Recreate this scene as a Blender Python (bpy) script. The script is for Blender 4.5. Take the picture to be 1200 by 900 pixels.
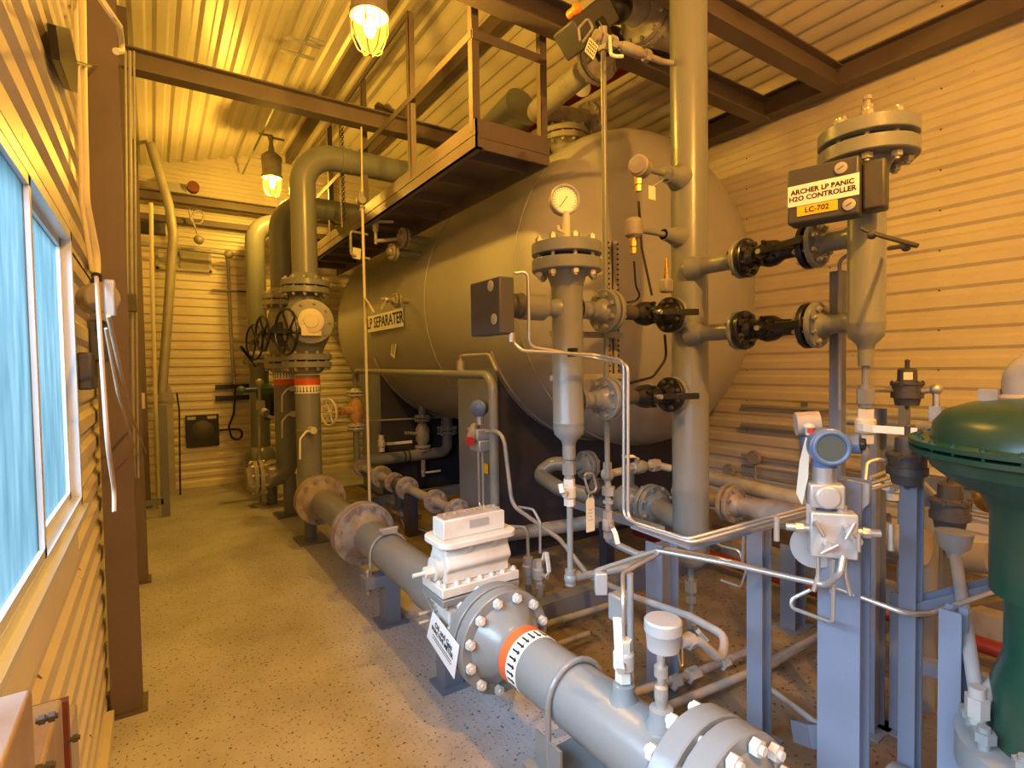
import bpy, bmesh, math, random
from mathutils import Vector, Matrix
random.seed(4)
scene = bpy.context.scene
for o in list(bpy.data.objects): bpy.data.objects.remove(o)
COL = scene.collection
V = Vector
# ------------------------------------------------------------------ camera
F_PX, YAW, PITCH, ROLL, EYE = 627.746, .589658, -.032873, -.01564, 1.6
def _basis():
    cy, sy, cp, sp = math.cos(YAW), math.sin(YAW), math.cos(PITCH), math.sin(PITCH)
    f = V((sy*cp, cy*cp, sp)); r = V((cy, -sy, 0)); u = r.cross(f)
    cr, sr = math.cos(ROLL), math.sin(ROLL)
    return cr*r+sr*u, -sr*r+cr*u, f
CR, CU, CF = _basis()
cam = bpy.data.cameras.new('camera'); camo = bpy.data.objects.new('camera', cam); COL.objects.link(camo)
cam.sensor_width = 36; cam.lens = 36*F_PX/1200; cam.clip_start = .02
m = Matrix.Identity(4)
for i in range(3): m[i][0], m[i][1], m[i][2] = CR[i], CU[i], -CF[i]
m.translation = V((0, 0, EYE)); camo.matrix_world = m
scene.camera = camo
# ------------------------------------------------------------------ light
vs = scene.view_settings
vs.view_transform = 'Standard'; vs.look = 'None'; vs.gamma = 1; vs.exposure = 0; vs.use_curve_mapping = False
w = bpy.data.worlds.new('world'); scene.world = w; w.use_nodes = True
bg = w.node_tree.nodes['Background']; bg.inputs[0].default_value = (.33, .62, .80, 1); bg.inputs[1].default_value = .85
SODIUM = (1, .485, .095)
SODIUM_FAR = (1, .56, .07)
LAMP_W = 560
DAY = (.60, .78, 1.0)
def area(name, loc, rot, sx, sy, power, col):
    l = bpy.data.lights.new(name, 'AREA'); l.shape = 'RECTANGLE'; l.size = sx; l.size_y = sy; l.energy = power; l.color = col
    o = bpy.data.objects.new(name, l); COL.objects.link(o); o.location = loc; o.rotation_euler = rot; return o
area('daylight', (-2.3, .4, 2.92), (0, -math.radians(62), 0), 1.35, 6.6, 1080, DAY)
def P(x, y, X=None, Y=None, Z=None):
    """the point of the room that lies on the plane X=, Y= or Z= in the direction (x, y) of the 1200x900 photograph"""
    d = CF*F_PX + CR*(x-600) - CU*(y-450); o = V((0, 0, EYE))
    ax, c = (0, X) if X is not None else (1, Y) if Y is not None else (2, Z)
    return o + d*((c-o[ax])/d[ax])
# ------------------------------------------------------------------ materials
def mat(name, col, rough=.45, metal=0, noise=0, nscale=8, col2=None, bump=0, bscale=60, spec=None, lo=.45, hi=.7, coat=0):
    mt = bpy.data.materials.new(name); mt.use_nodes = True; nt = mt.node_tree; b = nt.nodes['Principled BSDF']
    b.inputs['Base Color'].default_value = (*col, 1); b.inputs['Roughness'].default_value = rough; b.inputs['Metallic'].default_value = metal
    if coat: b.inputs['Coat Weight'].default_value = coat; b.inputs['Coat Roughness'].default_value = .15
    tc = nt.nodes.new('ShaderNodeTexCoord')
    if noise:
        n = nt.nodes.new('ShaderNodeTexNoise'); n.inputs['Scale'].default_value = nscale; n.inputs['Detail'].default_value = 6
        r = nt.nodes.new('ShaderNodeValToRGB'); r.color_ramp.elements[0].position = lo; r.color_ramp.elements[1].position = hi
        r.color_ramp.elements[0].color = (0, 0, 0, 1); r.color_ramp.elements[1].color = (noise, noise, noise, 1)
        mx = nt.nodes.new('ShaderNodeMix'); mx.data_type = 'RGBA'
        c2 = col2 or tuple(c*.6 for c in col)
        mx.inputs[6].default_value = (*col, 1); mx.inputs[7].default_value = (*c2, 1)
        nt.links.new(tc.outputs['Object'], n.inputs['Vector']); nt.links.new(n.outputs[0], r.inputs[0])
        nt.links.new(r.outputs[0], mx.inputs[0]); nt.links.new(mx.outputs[2], b.inputs['Base Color'])
    if bump:
        n2 = nt.nodes.new('ShaderNodeTexNoise'); n2.inputs['Scale'].default_value = bscale; n2.inputs['Detail'].default_value = 3
        bp = nt.nodes.new('ShaderNodeBump'); bp.inputs['Strength'].default_value = bump; bp.inputs['Distance'].default_value = .01
        nt.links.new(tc.outputs['Object'], n2.inputs['Vector']); nt.links.new(n2.outputs[0], bp.inputs['Height']); nt.links.new(bp.outputs[0], b.inputs['Normal'])
    return mt
def emis(name, col, s):
    mt = bpy.data.materials.new(name); mt.use_nodes = True; nt = mt.node_tree; b = nt.nodes['Principled BSDF']
    b.inputs['Base Color'].default_value = (*col, 1); b.inputs['Emission Color'].default_value = (*col, 1); b.inputs['Emission Strength'].default_value = s
    return mt
RUST = (.22, .12, .06)
M = dict(
 grey=mat('grey_pipe_paint', (.185, .20, .205), .3, noise=.5, nscale=5, col2=(.2, .19, .17), bump=.08, bscale=40),
 greyd=mat('dusty_grey_paint', (.30, .29, .275), .5, noise=.7, nscale=9, col2=(.2, .15, .11)),
 rusty=mat('rust_stained_grey_paint', (.33, .31, .29), .5, noise=.65, nscale=9, col2=RUST, lo=.38, hi=.62),
 tank=mat('tank_paint', (.33, .33, .335), .33, noise=.35, nscale=1.5, col2=(.26, .26, .26), bump=.25, bscale=3),
 white=mat('chalky_white_paint', (.56, .54, .49), .5, noise=.5, nscale=10, col2=(.45, .36, .27)),
 wheel=mat('white_enamel', (.78, .78, .75), .4),
 steel=mat('slate_steel_paint', (.155, .18, .24), .42, noise=.4, nscale=4, col2=(.12, .12, .16)),
 beam=mat('brown_grey_beam_paint', (.135, .105, .10), .5, noise=.4, nscale=3, col2=(.08, .055, .045)),
 navy=mat('dark_navy_steel', (.035, .036, .06), .5, noise=.4, nscale=3, col2=(.02, .02, .03)),
 black=mat('black_enamel', (.012, .012, .014), .3),
 rubber=mat('black_rubber', (.01, .01, .01), .6),
 ss=mat('stainless_tube', (.5, .5, .49), .36, metal=.75),
 zinc=mat('zinc_plated_steel', (.5, .49, .46), .4, metal=.7, noise=.5, nscale=30, col2=(.3, .22, .15)),
 alu=mat('cast_aluminium', (.42, .42, .42), .45, metal=.4),
 cond=mat('grey_conduit', (.33, .33, .33), .5, metal=.2, noise=.4, nscale=14, col2=(.24, .2, .17)),
 brass=mat('brass', (.55, .36, .12), .35, metal=.9),
 blue=mat('blue_housing_paint', (.07, .14, .30), .35, noise=.6, nscale=22, col2=(.16, .12, .1)),
 green=mat('dark_green_casing_paint', (.006, .045, .028), .3, noise=.75, nscale=2.2, col2=(.05, .06, .035), lo=.42, hi=.7),
 cast=mat('dark_cast_regulator', (.05, .05, .055), .5, noise=.5, nscale=20, col2=(.1, .08, .06)),
 box=mat('charcoal_controller_case', (.055, .055, .065), .5),
 orange=mat('orange_valve_paint', (.50, .26, .09), .5, noise=.7, nscale=25, col2=(.6, .5, .35)),
 redpipe=mat('red_fire_pipe_paint', (.2, .02, .012), .4),
 hose=mat('dull_cream_hose', (.36, .27, .18), .6),
 redrust=mat('dark_red_rust', (.13, .03, .02), .6),
 bandred=mat('orange_red_tape', (.72, .12, .03), .45),
 bandwhite=mat('white_tape', (.85, .85, .83), .45),
 ink=mat('black_ink', (.01, .01, .01), .5),
 red=mat('red_cap', (.5, .02, .02), .4),
 yellow=mat('yellow_label', (.80, .52, .02), .5),
 tag=mat('cream_card', (.72, .68, .52), .6),
 sign=mat('white_sign_board', (.85, .87, .88), .4),
 cream=mat('cream_plastic', (.62, .57, .45), .5),
 gdial=mat('gauge_dial', (.8, .77, .66), .4),
 frame=mat('window_frame_aluminium', (.62, .66, .70), .35, metal=.3),
 dark=mat('gasket_rubber', (.02, .02, .02), .6),  # own dark rubber of the gaskets between flange faces
 orangelamp=mat('orange_button', (.9, .28, .03), .4),
 chain=mat('dark_chain_steel', (.06, .05, .04), .5, metal=.6),
 board=mat('weathered_panel', (.30, .28, .22), .6, noise=.5, nscale=3),
 duct=mat('galvanised_duct', (.36, .34, .3), .5, metal=.2, noise=.5, nscale=5),
 bluering=mat('blue_bezel', (.08, .16, .34), .4),
 lens=mat('dark_glass_lens', (.05, .09, .11), .08, coat=1),
)
# ------------------------------------------------------------------ mesh helpers
def frame_of(d):
    d = V(d).normalized(); a = V((0, 0, 1)) if abs(d.z) < .9 else V((1, 0, 0))
    u = d.cross(a).normalized(); return u, d.cross(u).normalized(), d
class B:
    def __init__(s): s.v = []; s.f = []
    def add(s, vs_, fs):
        n = len(s.v); s.v += [V(q) for q in vs_]; s.f += [[n+i for i in f] for f in fs]; return s
    def box(s, c, size, ax=None):
        c = V(c); x, y, z = [k/2 for k in size]; ax = ax or (V((1, 0, 0)), V((0, 1, 0)), V((0, 0, 1)))
        vv = [c+ax[0]*(x*i)+ax[1]*(y*j)+ax[2]*(z*k) for i in (-1, 1) for j in (-1, 1) for k in (-1, 1)]
        return s.add(vv, [(0, 1, 3, 2), (4, 6, 7, 5), (0, 4, 5, 1), (2, 3, 7, 6), (0, 2, 6, 4), (1, 5, 7, 3)])
    def bb(s, a, b):
        a = V(a); b = V(b); return s.box((a+b)/2, [abs(b[i]-a[i]) for i in range(3)])
    def lathe(s, o, d, prof, n=24, ph=0, cap=True):
        o = V(o); u, v2, d = frame_of(d); vv = []; ff = []
        for (t, r) in prof:
            for k in range(n):
                a = ph+2*math.pi*k/n; vv.append(o+d*t+(u*math.cos(a)+v2*math.sin(a))*r)
        for i in range(len(prof)-1):
            for k in range(n):
                k2 = (k+1) % n; ff.append((i*n+k, i*n+k2, (i+1)*n+k2, (i+1)*n+k))
        if cap:
            if prof[0][1] > 1e-5: ff.append(tuple(range(n-1, -1, -1)))
            if prof[-1][1] > 1e-5: ff.append(tuple((len(prof)-1)*n+k for k in range(n)))
        return s.add(vv, ff)
    def cyl(s, a, b, r, r2=None, n=20):
        a = V(a); b = V(b); L = (b-a).length; return s.lathe(a, b-a, [(0, r), (L, r if r2 is None else r2)], n)
    def hexa(s, a, b, r): return s.cyl(a, b, r, n=6)
    def tube(s, pts, r, bend=.05, n=12, seg=6):
        pts = [V(p) for p in pts]; path = [pts[0]]
        for i in range(1, len(pts)-1):
            p = pts[i]; a = (pts[i-1]-p); b = (pts[i+1]-p); la, lb = a.length, b.length
            if la < 1e-6 or lb < 1e-6: continue
            a.normalize(); b.normalize(); ang = a.angle(b)
            if ang > math.pi-.02: path.append(p); continue
            t = min(bend/math.tan(ang/2), la*.49, lb*.49); R = t*math.tan(ang/2)
            cdir = (a+b).normalized(); cc = p+cdir*(R/math.sin(ang/2)); s0 = p+a*t-cc; s1 = p+b*t-cc; tot = s0.angle(s1)
            for k in range(seg+1):
                q = k/seg; w0 = math.sin((1-q)*tot)/math.sin(tot); w1 = math.sin(q*tot)/math.sin(tot); path.append(cc+s0*w0+s1*w1)
        path.append(pts[-1]); vv = []; ff = []; u = None
        for i, p in enumerate(path):
            t = (path[min(i+1, len(path)-1)]-path[max(i-1, 0)]).normalized()
            if u is None: u = frame_of(t)[0]
            u = (u-t*u.dot(t)).normalized(); w_ = t.cross(u)
            for k in range(n):
                a = 2*math.pi*k/n; vv.append(p+(u*math.cos(a)+w_*math.sin(a))*r)
        for i in range(len(path)-1):
            for k in range(n): k2 = (k+1) % n; ff.append((i*n+k, i*n+k2, (i+1)*n+k2, (i+1)*n+k))
        ff.append(tuple(range(n-1, -1, -1))); ff.append(tuple((len(path)-1)*n+k for k in range(n)))
        return s.add(vv, ff)
    def sphere(s, c, r, n=16, h=8, sc=(1, 1, 1)):
        c = V(c); vv = []; ff = []
        for i in range(h+1):
            for k in range(n):
                a = math.pi*i/h; b = 2*math.pi*k/n
                vv.append(c+V((r*sc[0]*math.sin(a)*math.cos(b), r*sc[1]*math.sin(a)*math.sin(b), r*sc[2]*math.cos(a))))
        for i in range(h):
            for k in range(n): k2 = (k+1) % n; ff.append((i*n+k, (i+1)*n+k, (i+1)*n+k2, i*n+k2))
        return s.add(vv, ff)
    def torus(s, c, d, R, r, n=28, m_=8):
        c = V(c); u, v2, d = frame_of(d); vv = []; ff = []
        for i in range(n):
            a = 2*math.pi*i/n; e = u*math.cos(a)+v2*math.sin(a)
            for k in range(m_): b = 2*math.pi*k/m_; vv.append(c+e*(R+r*math.cos(b))+d*(r*math.sin(b)))
        for i in range(n):
            for k in range(m_): i2 = (i+1) % n; k2 = (k+1) % m_; ff.append((i*m_+k, i2*m_+k, i2*m_+k2, i*m_+k2))
        return s.add(vv, ff)
    def prism(s, poly, d):
        n = len(poly); d = V(d); vv = [V(p) for p in poly]+[V(p)+d for p in poly]
        ff = [tuple(range(n-1, -1, -1)), tuple(range(n, 2*n))]+[(i, (i+1) % n, n+(i+1) % n, n+i) for i in range(n)]
        return s.add(vv, ff)
    def mesh(s, name, material, off=V((0, 0, 0)), ang=38):
        me = bpy.data.meshes.new(name); bm = bmesh.new(); vv = [bm.verts.new(v-off) for v in s.v]
        for f in s.f:
            try: bm.faces.new([vv[i] for i in f])
            except ValueError: pass
        bmesh.ops.remove_doubles(bm, verts=bm.verts, dist=1e-6)
        bmesh.ops.recalc_face_normals(bm, faces=bm.faces); bm.to_mesh(me); bm.free()
        for p in me.polygons: p.use_smooth = True
        me.set_sharp_from_angle(angle=math.radians(ang))
        me.materials.append(M[material] if isinstance(material, str) else material); return me
    def build(s, name, material, parent=None, bevel=0):
        off = V((0, 0, 0)); q = parent
        while q is not None: off = off+q.location; q = q.parent
        me = s.mesh(name, material, off); o = bpy.data.objects.new(name, me); COL.objects.link(o)
        if parent is not None: o.parent = parent
        if bevel:
            b = o.modifiers.new('bevel', 'BEVEL'); b.width = bevel; b.segments = 2; b.limit_method = 'ANGLE'
        return o
def thing(name, label, cat, loc, group=None):
    o = bpy.data.objects.new(name, None); COL.objects.link(o); o.location = loc; o.empty_display_size = .05
    o['label'] = label; o['category'] = cat
    if group: o['group'] = group
    return o
def tag(o, label, cat, group=None):
    o['label'] = label; o['category'] = cat
    if group: o['group'] = group
    return o
def solo(name, b, m_, label, cat, group=None, bevel=0):
    """a thing that is one mesh, its origin at the base of its box"""
    xs = [v.x for v in b.v]; ys = [v.y for v in b.v]; zs = [v.z for v in b.v]
    c = V(((min(xs)+max(xs))/2, (min(ys)+max(ys))/2, min(zs)))
    me = b.mesh(name, m_, c); o = bpy.data.objects.new(name, me); COL.objects.link(o); o.location = c
    if bevel: q = o.modifiers.new('bevel', 'BEVEL'); q.width = bevel; q.segments = 2; q.limit_method = 'ANGLE'
    return tag(o, label, cat, group)
def struct(name, b, m_):
    me = b.mesh(name, m_); o = bpy.data.objects.new(name, me); COL.objects.link(o); o['kind'] = 'structure'; return o
_bolts = {}
def bolt_obj(center, d, L, r, material, parent, name='bolt'):
    key = (round(L, 4), round(r, 4), material)
    if key not in _bolts:
        b = B(); b.cyl((0, 0, -L/2), (0, 0, L/2), r*.55, n=10); nh = r*.95
        for s_ in (-1, 1):
            z0 = s_*(L/2-r*.45); b.hexa((0, 0, z0-s_*nh), (0, 0, z0), r)
        _bolts[key] = b.mesh('bolt', material)
    o = bpy.data.objects.new(name, _bolts[key]); COL.objects.link(o)
    off = V((0, 0, 0)); q = parent
    while q is not None: off = off+q.location; q = q.parent
    o.parent = parent; o.location = V(center)-off; o.rotation_euler = V(d).to_track_quat('Z', 'Y').to_euler(); return o
def ring_bolts(parent, c, d, R, n, L, r, material, ph=None):
    u, v2, dd = frame_of(d); ph = math.pi/n if ph is None else ph
    for k in range(n):
        a = ph+2*math.pi*k/n; bolt_obj(V(c)+(u*math.cos(a)+v2*math.sin(a))*R, dd, L, r, material, parent)
def flange(root, c, d, D, pr, t, n=8, neck=.06, m_='grey', bm='zinc', br=None, gap=.012, sides=(1, 1), hub=1.35, bolts=True, blind=None):
    """bolted pair of weld neck flanges whose gasket is at c; axis d"""
    c = V(c); d = V(d).normalized(); out = []
    for i, s_ in enumerate((-1, 1)):
        if not sides[i]: continue
        mm = m_ if isinstance(m_, str) else m_[i]
        nk = neck if isinstance(neck, (int, float)) else neck[i]
        a = c+d*(s_*gap/2); b = B()
        prof = [(0, pr*1.5), (gap*.0+.0001, D/2*.66), (.001, D/2-.003), (.004, D/2), (t-.004, D/2), (t, D/2-.004), (t+.001, pr*hub*1.12)]
        if blind == i or nk == 0: prof += [(t+.002, 0)]
        else: prof += [(t+nk*.25, pr*hub), (t+nk*.85, pr*1.02), (t+nk, pr*1.0)]
        b.lathe(a, d*s_, prof, 32); out.append(b.build('flange', mm, root))
    g = B(); g.cyl(c-d*gap*.5, c+d*gap*.5, D/2*.72, n=28); g.build('gasket', 'dark', root)
    if bolts:
        br = br or D*.042; L = 2*t+gap+br*3.2
        ring_bolts(out[0], c, d, (D/2+pr*hub)/2*1.02, n, L, br, bm)
    return out
def text(name, s, size, loc, right, up, m_, parent, extr=.0006, bold=0, align='CENTER'):
    cu = bpy.data.curves.new(name, 'FONT'); cu.body = s; cu.size = size; cu.extrude = extr; cu.align_x = align; cu.align_y = 'CENTER'; cu.offset = bold; cu.resolution_u = 2
    t = bpy.data.objects.new('tmp', cu); COL.objects.link(t); dg = bpy.context.evaluated_depsgraph_get(); dg.update()
    me = bpy.data.meshes.new_from_object(t.evaluated_get(dg)); bpy.data.objects.remove(t)
    R = V(right).normalized(); U = V(up); U = (U-R*U.dot(R)).normalized(); N = R.cross(U)
    off = V((0, 0, 0)); q = parent
    while q is not None: off = off+q.location; q = q.parent
    for v in me.vertices: v.co = R*v.co.x+U*v.co.y+N*v.co.z + V(loc)-off
    me.materials.clear(); me.materials.append(M[m_]); o = bpy.data.objects.new(name, me); COL.objects.link(o); o.parent = parent; return o
X_, Y_, Z_ = V((1, 0, 0)), V((0, 1, 0)), V((0, 0, 1))
def ball_valve(label, c, d, up, L=.09, r=.018, m_='white', hm='wheel', hdir=None, hl=.11, group=None, name='ball_valve'):
    """small threaded valve: body along d, stem along up, lever pointing hdir"""
    c = V(c); d = V(d).normalized(); up = V(up).normalized(); hdir = V(hdir if hdir is not None else d).normalized()
    t = thing(name, label, 'valve', c, group)
    b = B(); b.hexa(c-d*L/2, c-d*L*.24, r*1.05); b.hexa(c+d*L*.24, c+d*L/2, r*1.05); b.lathe(c-d*L*.26, d, [(0, r*.8), (L*.08, r*1.25), (L*.44, r*1.25), (L*.52, r*.8)], 18)
    b.build('valve_body', m_, t)
    s = B(); s.cyl(c+up*r*.8, c+up*r*2.0, r*.45, n=12); s.hexa(c+up*r*1.95, c+up*r*2.4, r*.55); s.build('stem', 'zinc', t)
    h = B(); q = c+up*r*2.1; side = up.cross(hdir).normalized()
    k = q+hdir*hl*.25+up*r*.9
    h.prism([q+side*r*.5, q-side*r*.5, k-side*r*.45, k+side*r*.45], up*.004)
    h.box(k+hdir*hl*.38, (hl*.78, r*.95, .007), (hdir, side, up)); h.build('handle', hm, t, .001)
    return t
def handwheel(parent, c, d, R, m_, r=.008, spokes=5, hub=True):
    b = B(); u, v2, dd = frame_of(d); b.torus(c, d, R, r)
    for k in range(spokes):
        a = 2*math.pi*k/spokes; b.cyl(V(c)-dd*R*.12, V(c)+(u*math.cos(a)+v2*math.sin(a))*R, r*.8, n=8)
    b.cyl(V(c)-dd*R*.2, V(c)+dd*R*.08, R*.16, n=14)
    return b.build('handwheel', m_, parent)
def pipe(label, pts, r, m_='grey', bend=.1, cat='pipe', name='pipe', group=None, n=16, couplings=()):
    b = B(); b.tube(pts, r, bend, n)
    return solo(name, b, m_, label, cat, group)
def hbeam(b, a, c, h, w, side, t=.012):
    """H section from a to c; h along up-ish, w along side"""
    a = V(a); c = V(c); d = (c-a).normalized(); side = V(side).normalized(); up = side.cross(d).normalized(); L = (c-a).length; mid = (a+c)/2
    b.box(mid, (L, t, h-2*t), (d, side, up)); b.box(mid+up*(h/2-t/2), (L, w, t), (d, side, up)); b.box(mid-up*(h/2-t/2), (L, w, t), (d, side, up)); return b
# ------------------------------------------------------------------ setting
WL, WR, YF, YB, EZ = -.24, 5.02, 8.6, -2.6, 4.28
RX, RZ = (WL+WR)/2, 5.02
def surf_mat(name, col, col2, scale, rough=.5, bump=0, bscale=50, spots=None, tread=False, stretch=(1, 1, 1), screws=False):
    mt = bpy.data.materials.new(name); mt.use_nodes = True; nt = mt.node_tree; b = nt.nodes['Principled BSDF']; b.inputs['Roughness'].default_value = rough
    tc = nt.nodes.new('ShaderNodeTexCoord'); mp = nt.nodes.new('ShaderNodeMapping'); mp.inputs['Scale'].default_value = stretch
    nt.links.new(tc.outputs['Object'], mp.inputs['Vector'])
    n = nt.nodes.new('ShaderNodeTexNoise'); n.inputs['Scale'].default_value = scale; n.inputs['Detail'].default_value = 8; n.inputs['Roughness'].default_value = .65
    nt.links.new(mp.outputs[0], n.inputs['Vector'])
    r = nt.nodes.new('ShaderNodeValToRGB'); r.color_ramp.elements[0].position = .35; r.color_ramp.elements[1].position = .7
    r.color_ramp.elements[0].color = (*col, 1); r.color_ramp.elements[1].color = (*col2, 1); nt.links.new(n.outputs[0], r.inputs[0]); out = r.outputs[0]
    if spots:
        n3 = nt.nodes.new('ShaderNodeTexNoise'); n3.inputs['Scale'].default_value = spots[0]; n3.inputs['Detail'].default_value = 2
        r3 = nt.nodes.new('ShaderNodeValToRGB'); r3.color_ramp.elements[0].position = spots[1]; r3.color_ramp.elements[1].position = spots[1]+.06
        mx = nt.nodes.new('ShaderNodeMix'); mx.data_type = 'RGBA'; mx.inputs[7].default_value = (*spots[2], 1)
        nt.links.new(tc.outputs['Object'], n3.inputs['Vector']); nt.links.new(n3.outputs[0], r3.inputs[0]); nt.links.new(r3.outputs[0], mx.inputs[0]); nt.links.new(out, mx.inputs[6]); out = mx.outputs[2]
    if screws:   # rows of small rusty fixing screws, one row every 0.30 m of height
        sp = nt.nodes.new('ShaderNodeSeparateXYZ'); nt.links.new(tc.outputs['Object'], sp.inputs[0]); qs = []
        for ax, half in (('Y', .40), ('Z', .152)):
            q = nt.nodes.new('ShaderNodeMath'); q.operation = 'PINGPONG'; q.inputs[1].default_value = half; nt.links.new(sp.outputs[ax], q.inputs[0])
            q2 = nt.nodes.new('ShaderNodeMath'); q2.operation = 'POWER'; q2.inputs[1].default_value = 2; nt.links.new(q.outputs[0], q2.inputs[0]); qs.append(q2)
        ad = nt.nodes.new('ShaderNodeMath'); ad.operation = 'ADD'; nt.links.new(qs[0].outputs[0], ad.inputs[0]); nt.links.new(qs[1].outputs[0], ad.inputs[1])
        lt = nt.nodes.new('ShaderNodeMath'); lt.operation = 'LESS_THAN'; lt.inputs[1].default_value = .0075**2; nt.links.new(ad.outputs[0], lt.inputs[0])
        ms_ = nt.nodes.new('ShaderNodeMix'); ms_.data_type = 'RGBA'; ms_.inputs[7].default_value = (.16, .08, .04, 1); nt.links.new(lt.outputs[0], ms_.inputs[0]); nt.links.new(out, ms_.inputs[6]); out = ms_.outputs[2]
    nt.links.new(out, b.inputs['Base Color'])
    bp = nt.nodes.new('ShaderNodeBump'); bp.inputs['Strength'].default_value = bump; bp.inputs['Distance'].default_value = .004
    if tread:
        vo = nt.nodes.new('ShaderNodeTexVoronoi'); vo.inputs['Scale'].default_value = 34; vo.inputs['Randomness'].default_value = .12
        nt.links.new(tc.outputs['Object'], vo.inputs['Vector']); nt.links.new(vo.outputs[0], bp.inputs['Height'])
    else:
        n2 = nt.nodes.new('ShaderNodeTexNoise'); n2.inputs['Scale'].default_value = bscale
        nt.links.new(tc.outputs['Object'], n2.inputs['Vector']); nt.links.new(n2.outputs[0], bp.inputs['Height'])
    nt.links.new(bp.outputs[0], b.inputs['Normal']); return mt
M['floor'] = surf_mat('stained_tread_floor', (.50, .51, .56), (.33, .32, .31), 1.6, .6, .35, spots=(60, .62, (.06, .045, .03)), tread=True)
M['cladding'] = surf_mat('cream_profiled_cladding', (.66, .61, .52), (.56, .50, .41), 1.1, .38, .25, 9, spots=(26, .74, (.3, .22, .14)), screws=True)
M['liner'] = surf_mat('cream_roof_liner', (.72, .67, .56), (.62, .56, .45), 1.0, .36, .2, 9)
b = B(); b.bb((WL-.2, YB-.2, -.12), (WR+.2, YF+.2, 0)); struct('floor', b, 'floor')
M['skid_floor'] = surf_mat('rust_stained_skid_deck', (.24, .19, .13), (.10, .075, .05), 2.2, .6, .3, spots=(40, .62, (.05, .035, .025)))
b = B(); b.bb((1.62, YB, 0), (WR, 7.3, .005)); struct('floor.001', b, 'skid_floor')
def profiled(o, along, across, length, width, normal, pitch=.2, dep=.022, crest=.12, x0=0):
    """trapezoidal sheet: ribs run 'along', repeat 'across'; crests stand out towards normal"""
    o, along, across, normal = V(o), V(along), V(across), V(normal); pts = []; s = x0-pitch
    ramp = pitch*.16
    while s < width:
        for (ds, h) in ((0, 0), (ramp, 1), (ramp+crest, 1), (2*ramp+crest, 0)): pts.append((s+ds, h*dep))
        s += pitch
    pts = [(min(max(a, 0), width), h) for a, h in pts]
    bb_ = B(); n = len(pts); vv = []
    for t in (0, length): vv += [o+along*t+across*a+normal*h for a, h in pts]
    bb_.add(vv, [(i, i+1, n+i+1, n+i) for i in range(n-1) if abs(pts[i][0]-pts[i+1][0]) > 1e-6])
    # solid backing behind the sheet
    q = .06; c_ = [o-normal*.002, o+across*width-normal*.002, o+across*width-normal*q, o-normal*q]
    bb_.prism([v for v in c_], along*length); return bb_
# left wall with window openings  (window band z 1.2..2.03)
WZ0, WZ1, WY1 = 1.19, 2.03, 2.13
b = profiled((WL, YB, 0), Y_, Z_, YF-YB, WZ0-.0, X_, .118, .016, .05); struct('wall_left', b, 'cladding')
b = profiled((WL, YB, WZ1), Y_, Z_, YF-YB, EZ+.02-WZ1, X_, .118, .016, .05, .05); struct('wall_left_upper', b, 'cladding')
b = profiled((WL, WY1, WZ0), Y_, Z_, YF-WY1, WZ1-WZ0, X_, .118, .016, .05, .05); struct('wall_left_middle', b, 'cladding')
b = B(); b.bb((WL-.06, YB, WZ0), (WL+.015, -2.2, WZ1)); struct('wall_left_rear', b, 'cladding')
b = profiled((WR, YB, 0), Y_, Z_, YF-YB, EZ, -X_, .152, .020, .062); struct('wall_right', b, 'cladding')
# far wall is a gable: build ribs and clip with the roof line
def gable(name, y, n):
    bb_ = profiled((WL, y, 0), X_, Z_, WR-WL, RZ+.05, n, .118, .016, .05)
    me_ = bmesh.new(); vv = [me_.verts.new(v) for v in bb_.v]
    for f in bb_.f:
        try: me_.faces.new([vv[i] for i in f])
        except ValueError: pass
    for sgn, x0 in ((1, WL), (-1, WR)):
        nn = V((-(RZ-EZ)*sgn, 0, (RX-WL))).normalized()
        bmesh.ops.bisect_plane(me_, geom=me_.verts[:]+me_.edges[:]+me_.faces[:], plane_co=V((x0, y, EZ+.03)), plane_no=nn, clear_outer=True)
    q = B(); me_.verts.ensure_lookup_table(); q.v = [v.co.copy() for v in me_.verts]; q.f = [[v.index for v in f.verts] for f in me_.faces]
    me_.verts.index_update(); q.f = [[v.index for v in f.verts] for f in me_.faces]; me_.free(); return struct(name, q, 'cladding')
gable('wall_far', YF, -Y_); gable('wall_near', YB, Y_)
sl = V((RX-WL, 0, RZ-EZ)); L_ = sl.length; sl.normalize()
b = profiled((WL, YB, EZ), Y_, sl, YF-YB, L_, V((sl.z, 0, -sl.x)), .165, .024, .07)
sr = V((-(WR-RX), 0, RZ-EZ)).normalized()
b2 = profiled((WR, YB, EZ), Y_, sr, YF-YB, L_, V((sr.z, 0, -abs(sr.x))), .165, .024, .07, .07); b.add(b2.v, b2.f)
struct('ceiling', b, 'liner')
b = B(); b.bb((WL, YB, 0), (WL+.045, 3.0, .07)); struct('baseboard_left', b, 'cladding')
b = B(); b.bb((WL, 3.2, 0), (WL+.04, YF, .07)); struct('baseboard_left.001', b, 'cladding')
b = B(); b.bb((WL, YF-.05, 0), (WR, YF-.01, .06)); struct('baseboard_far', b, 'cladding')
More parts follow.
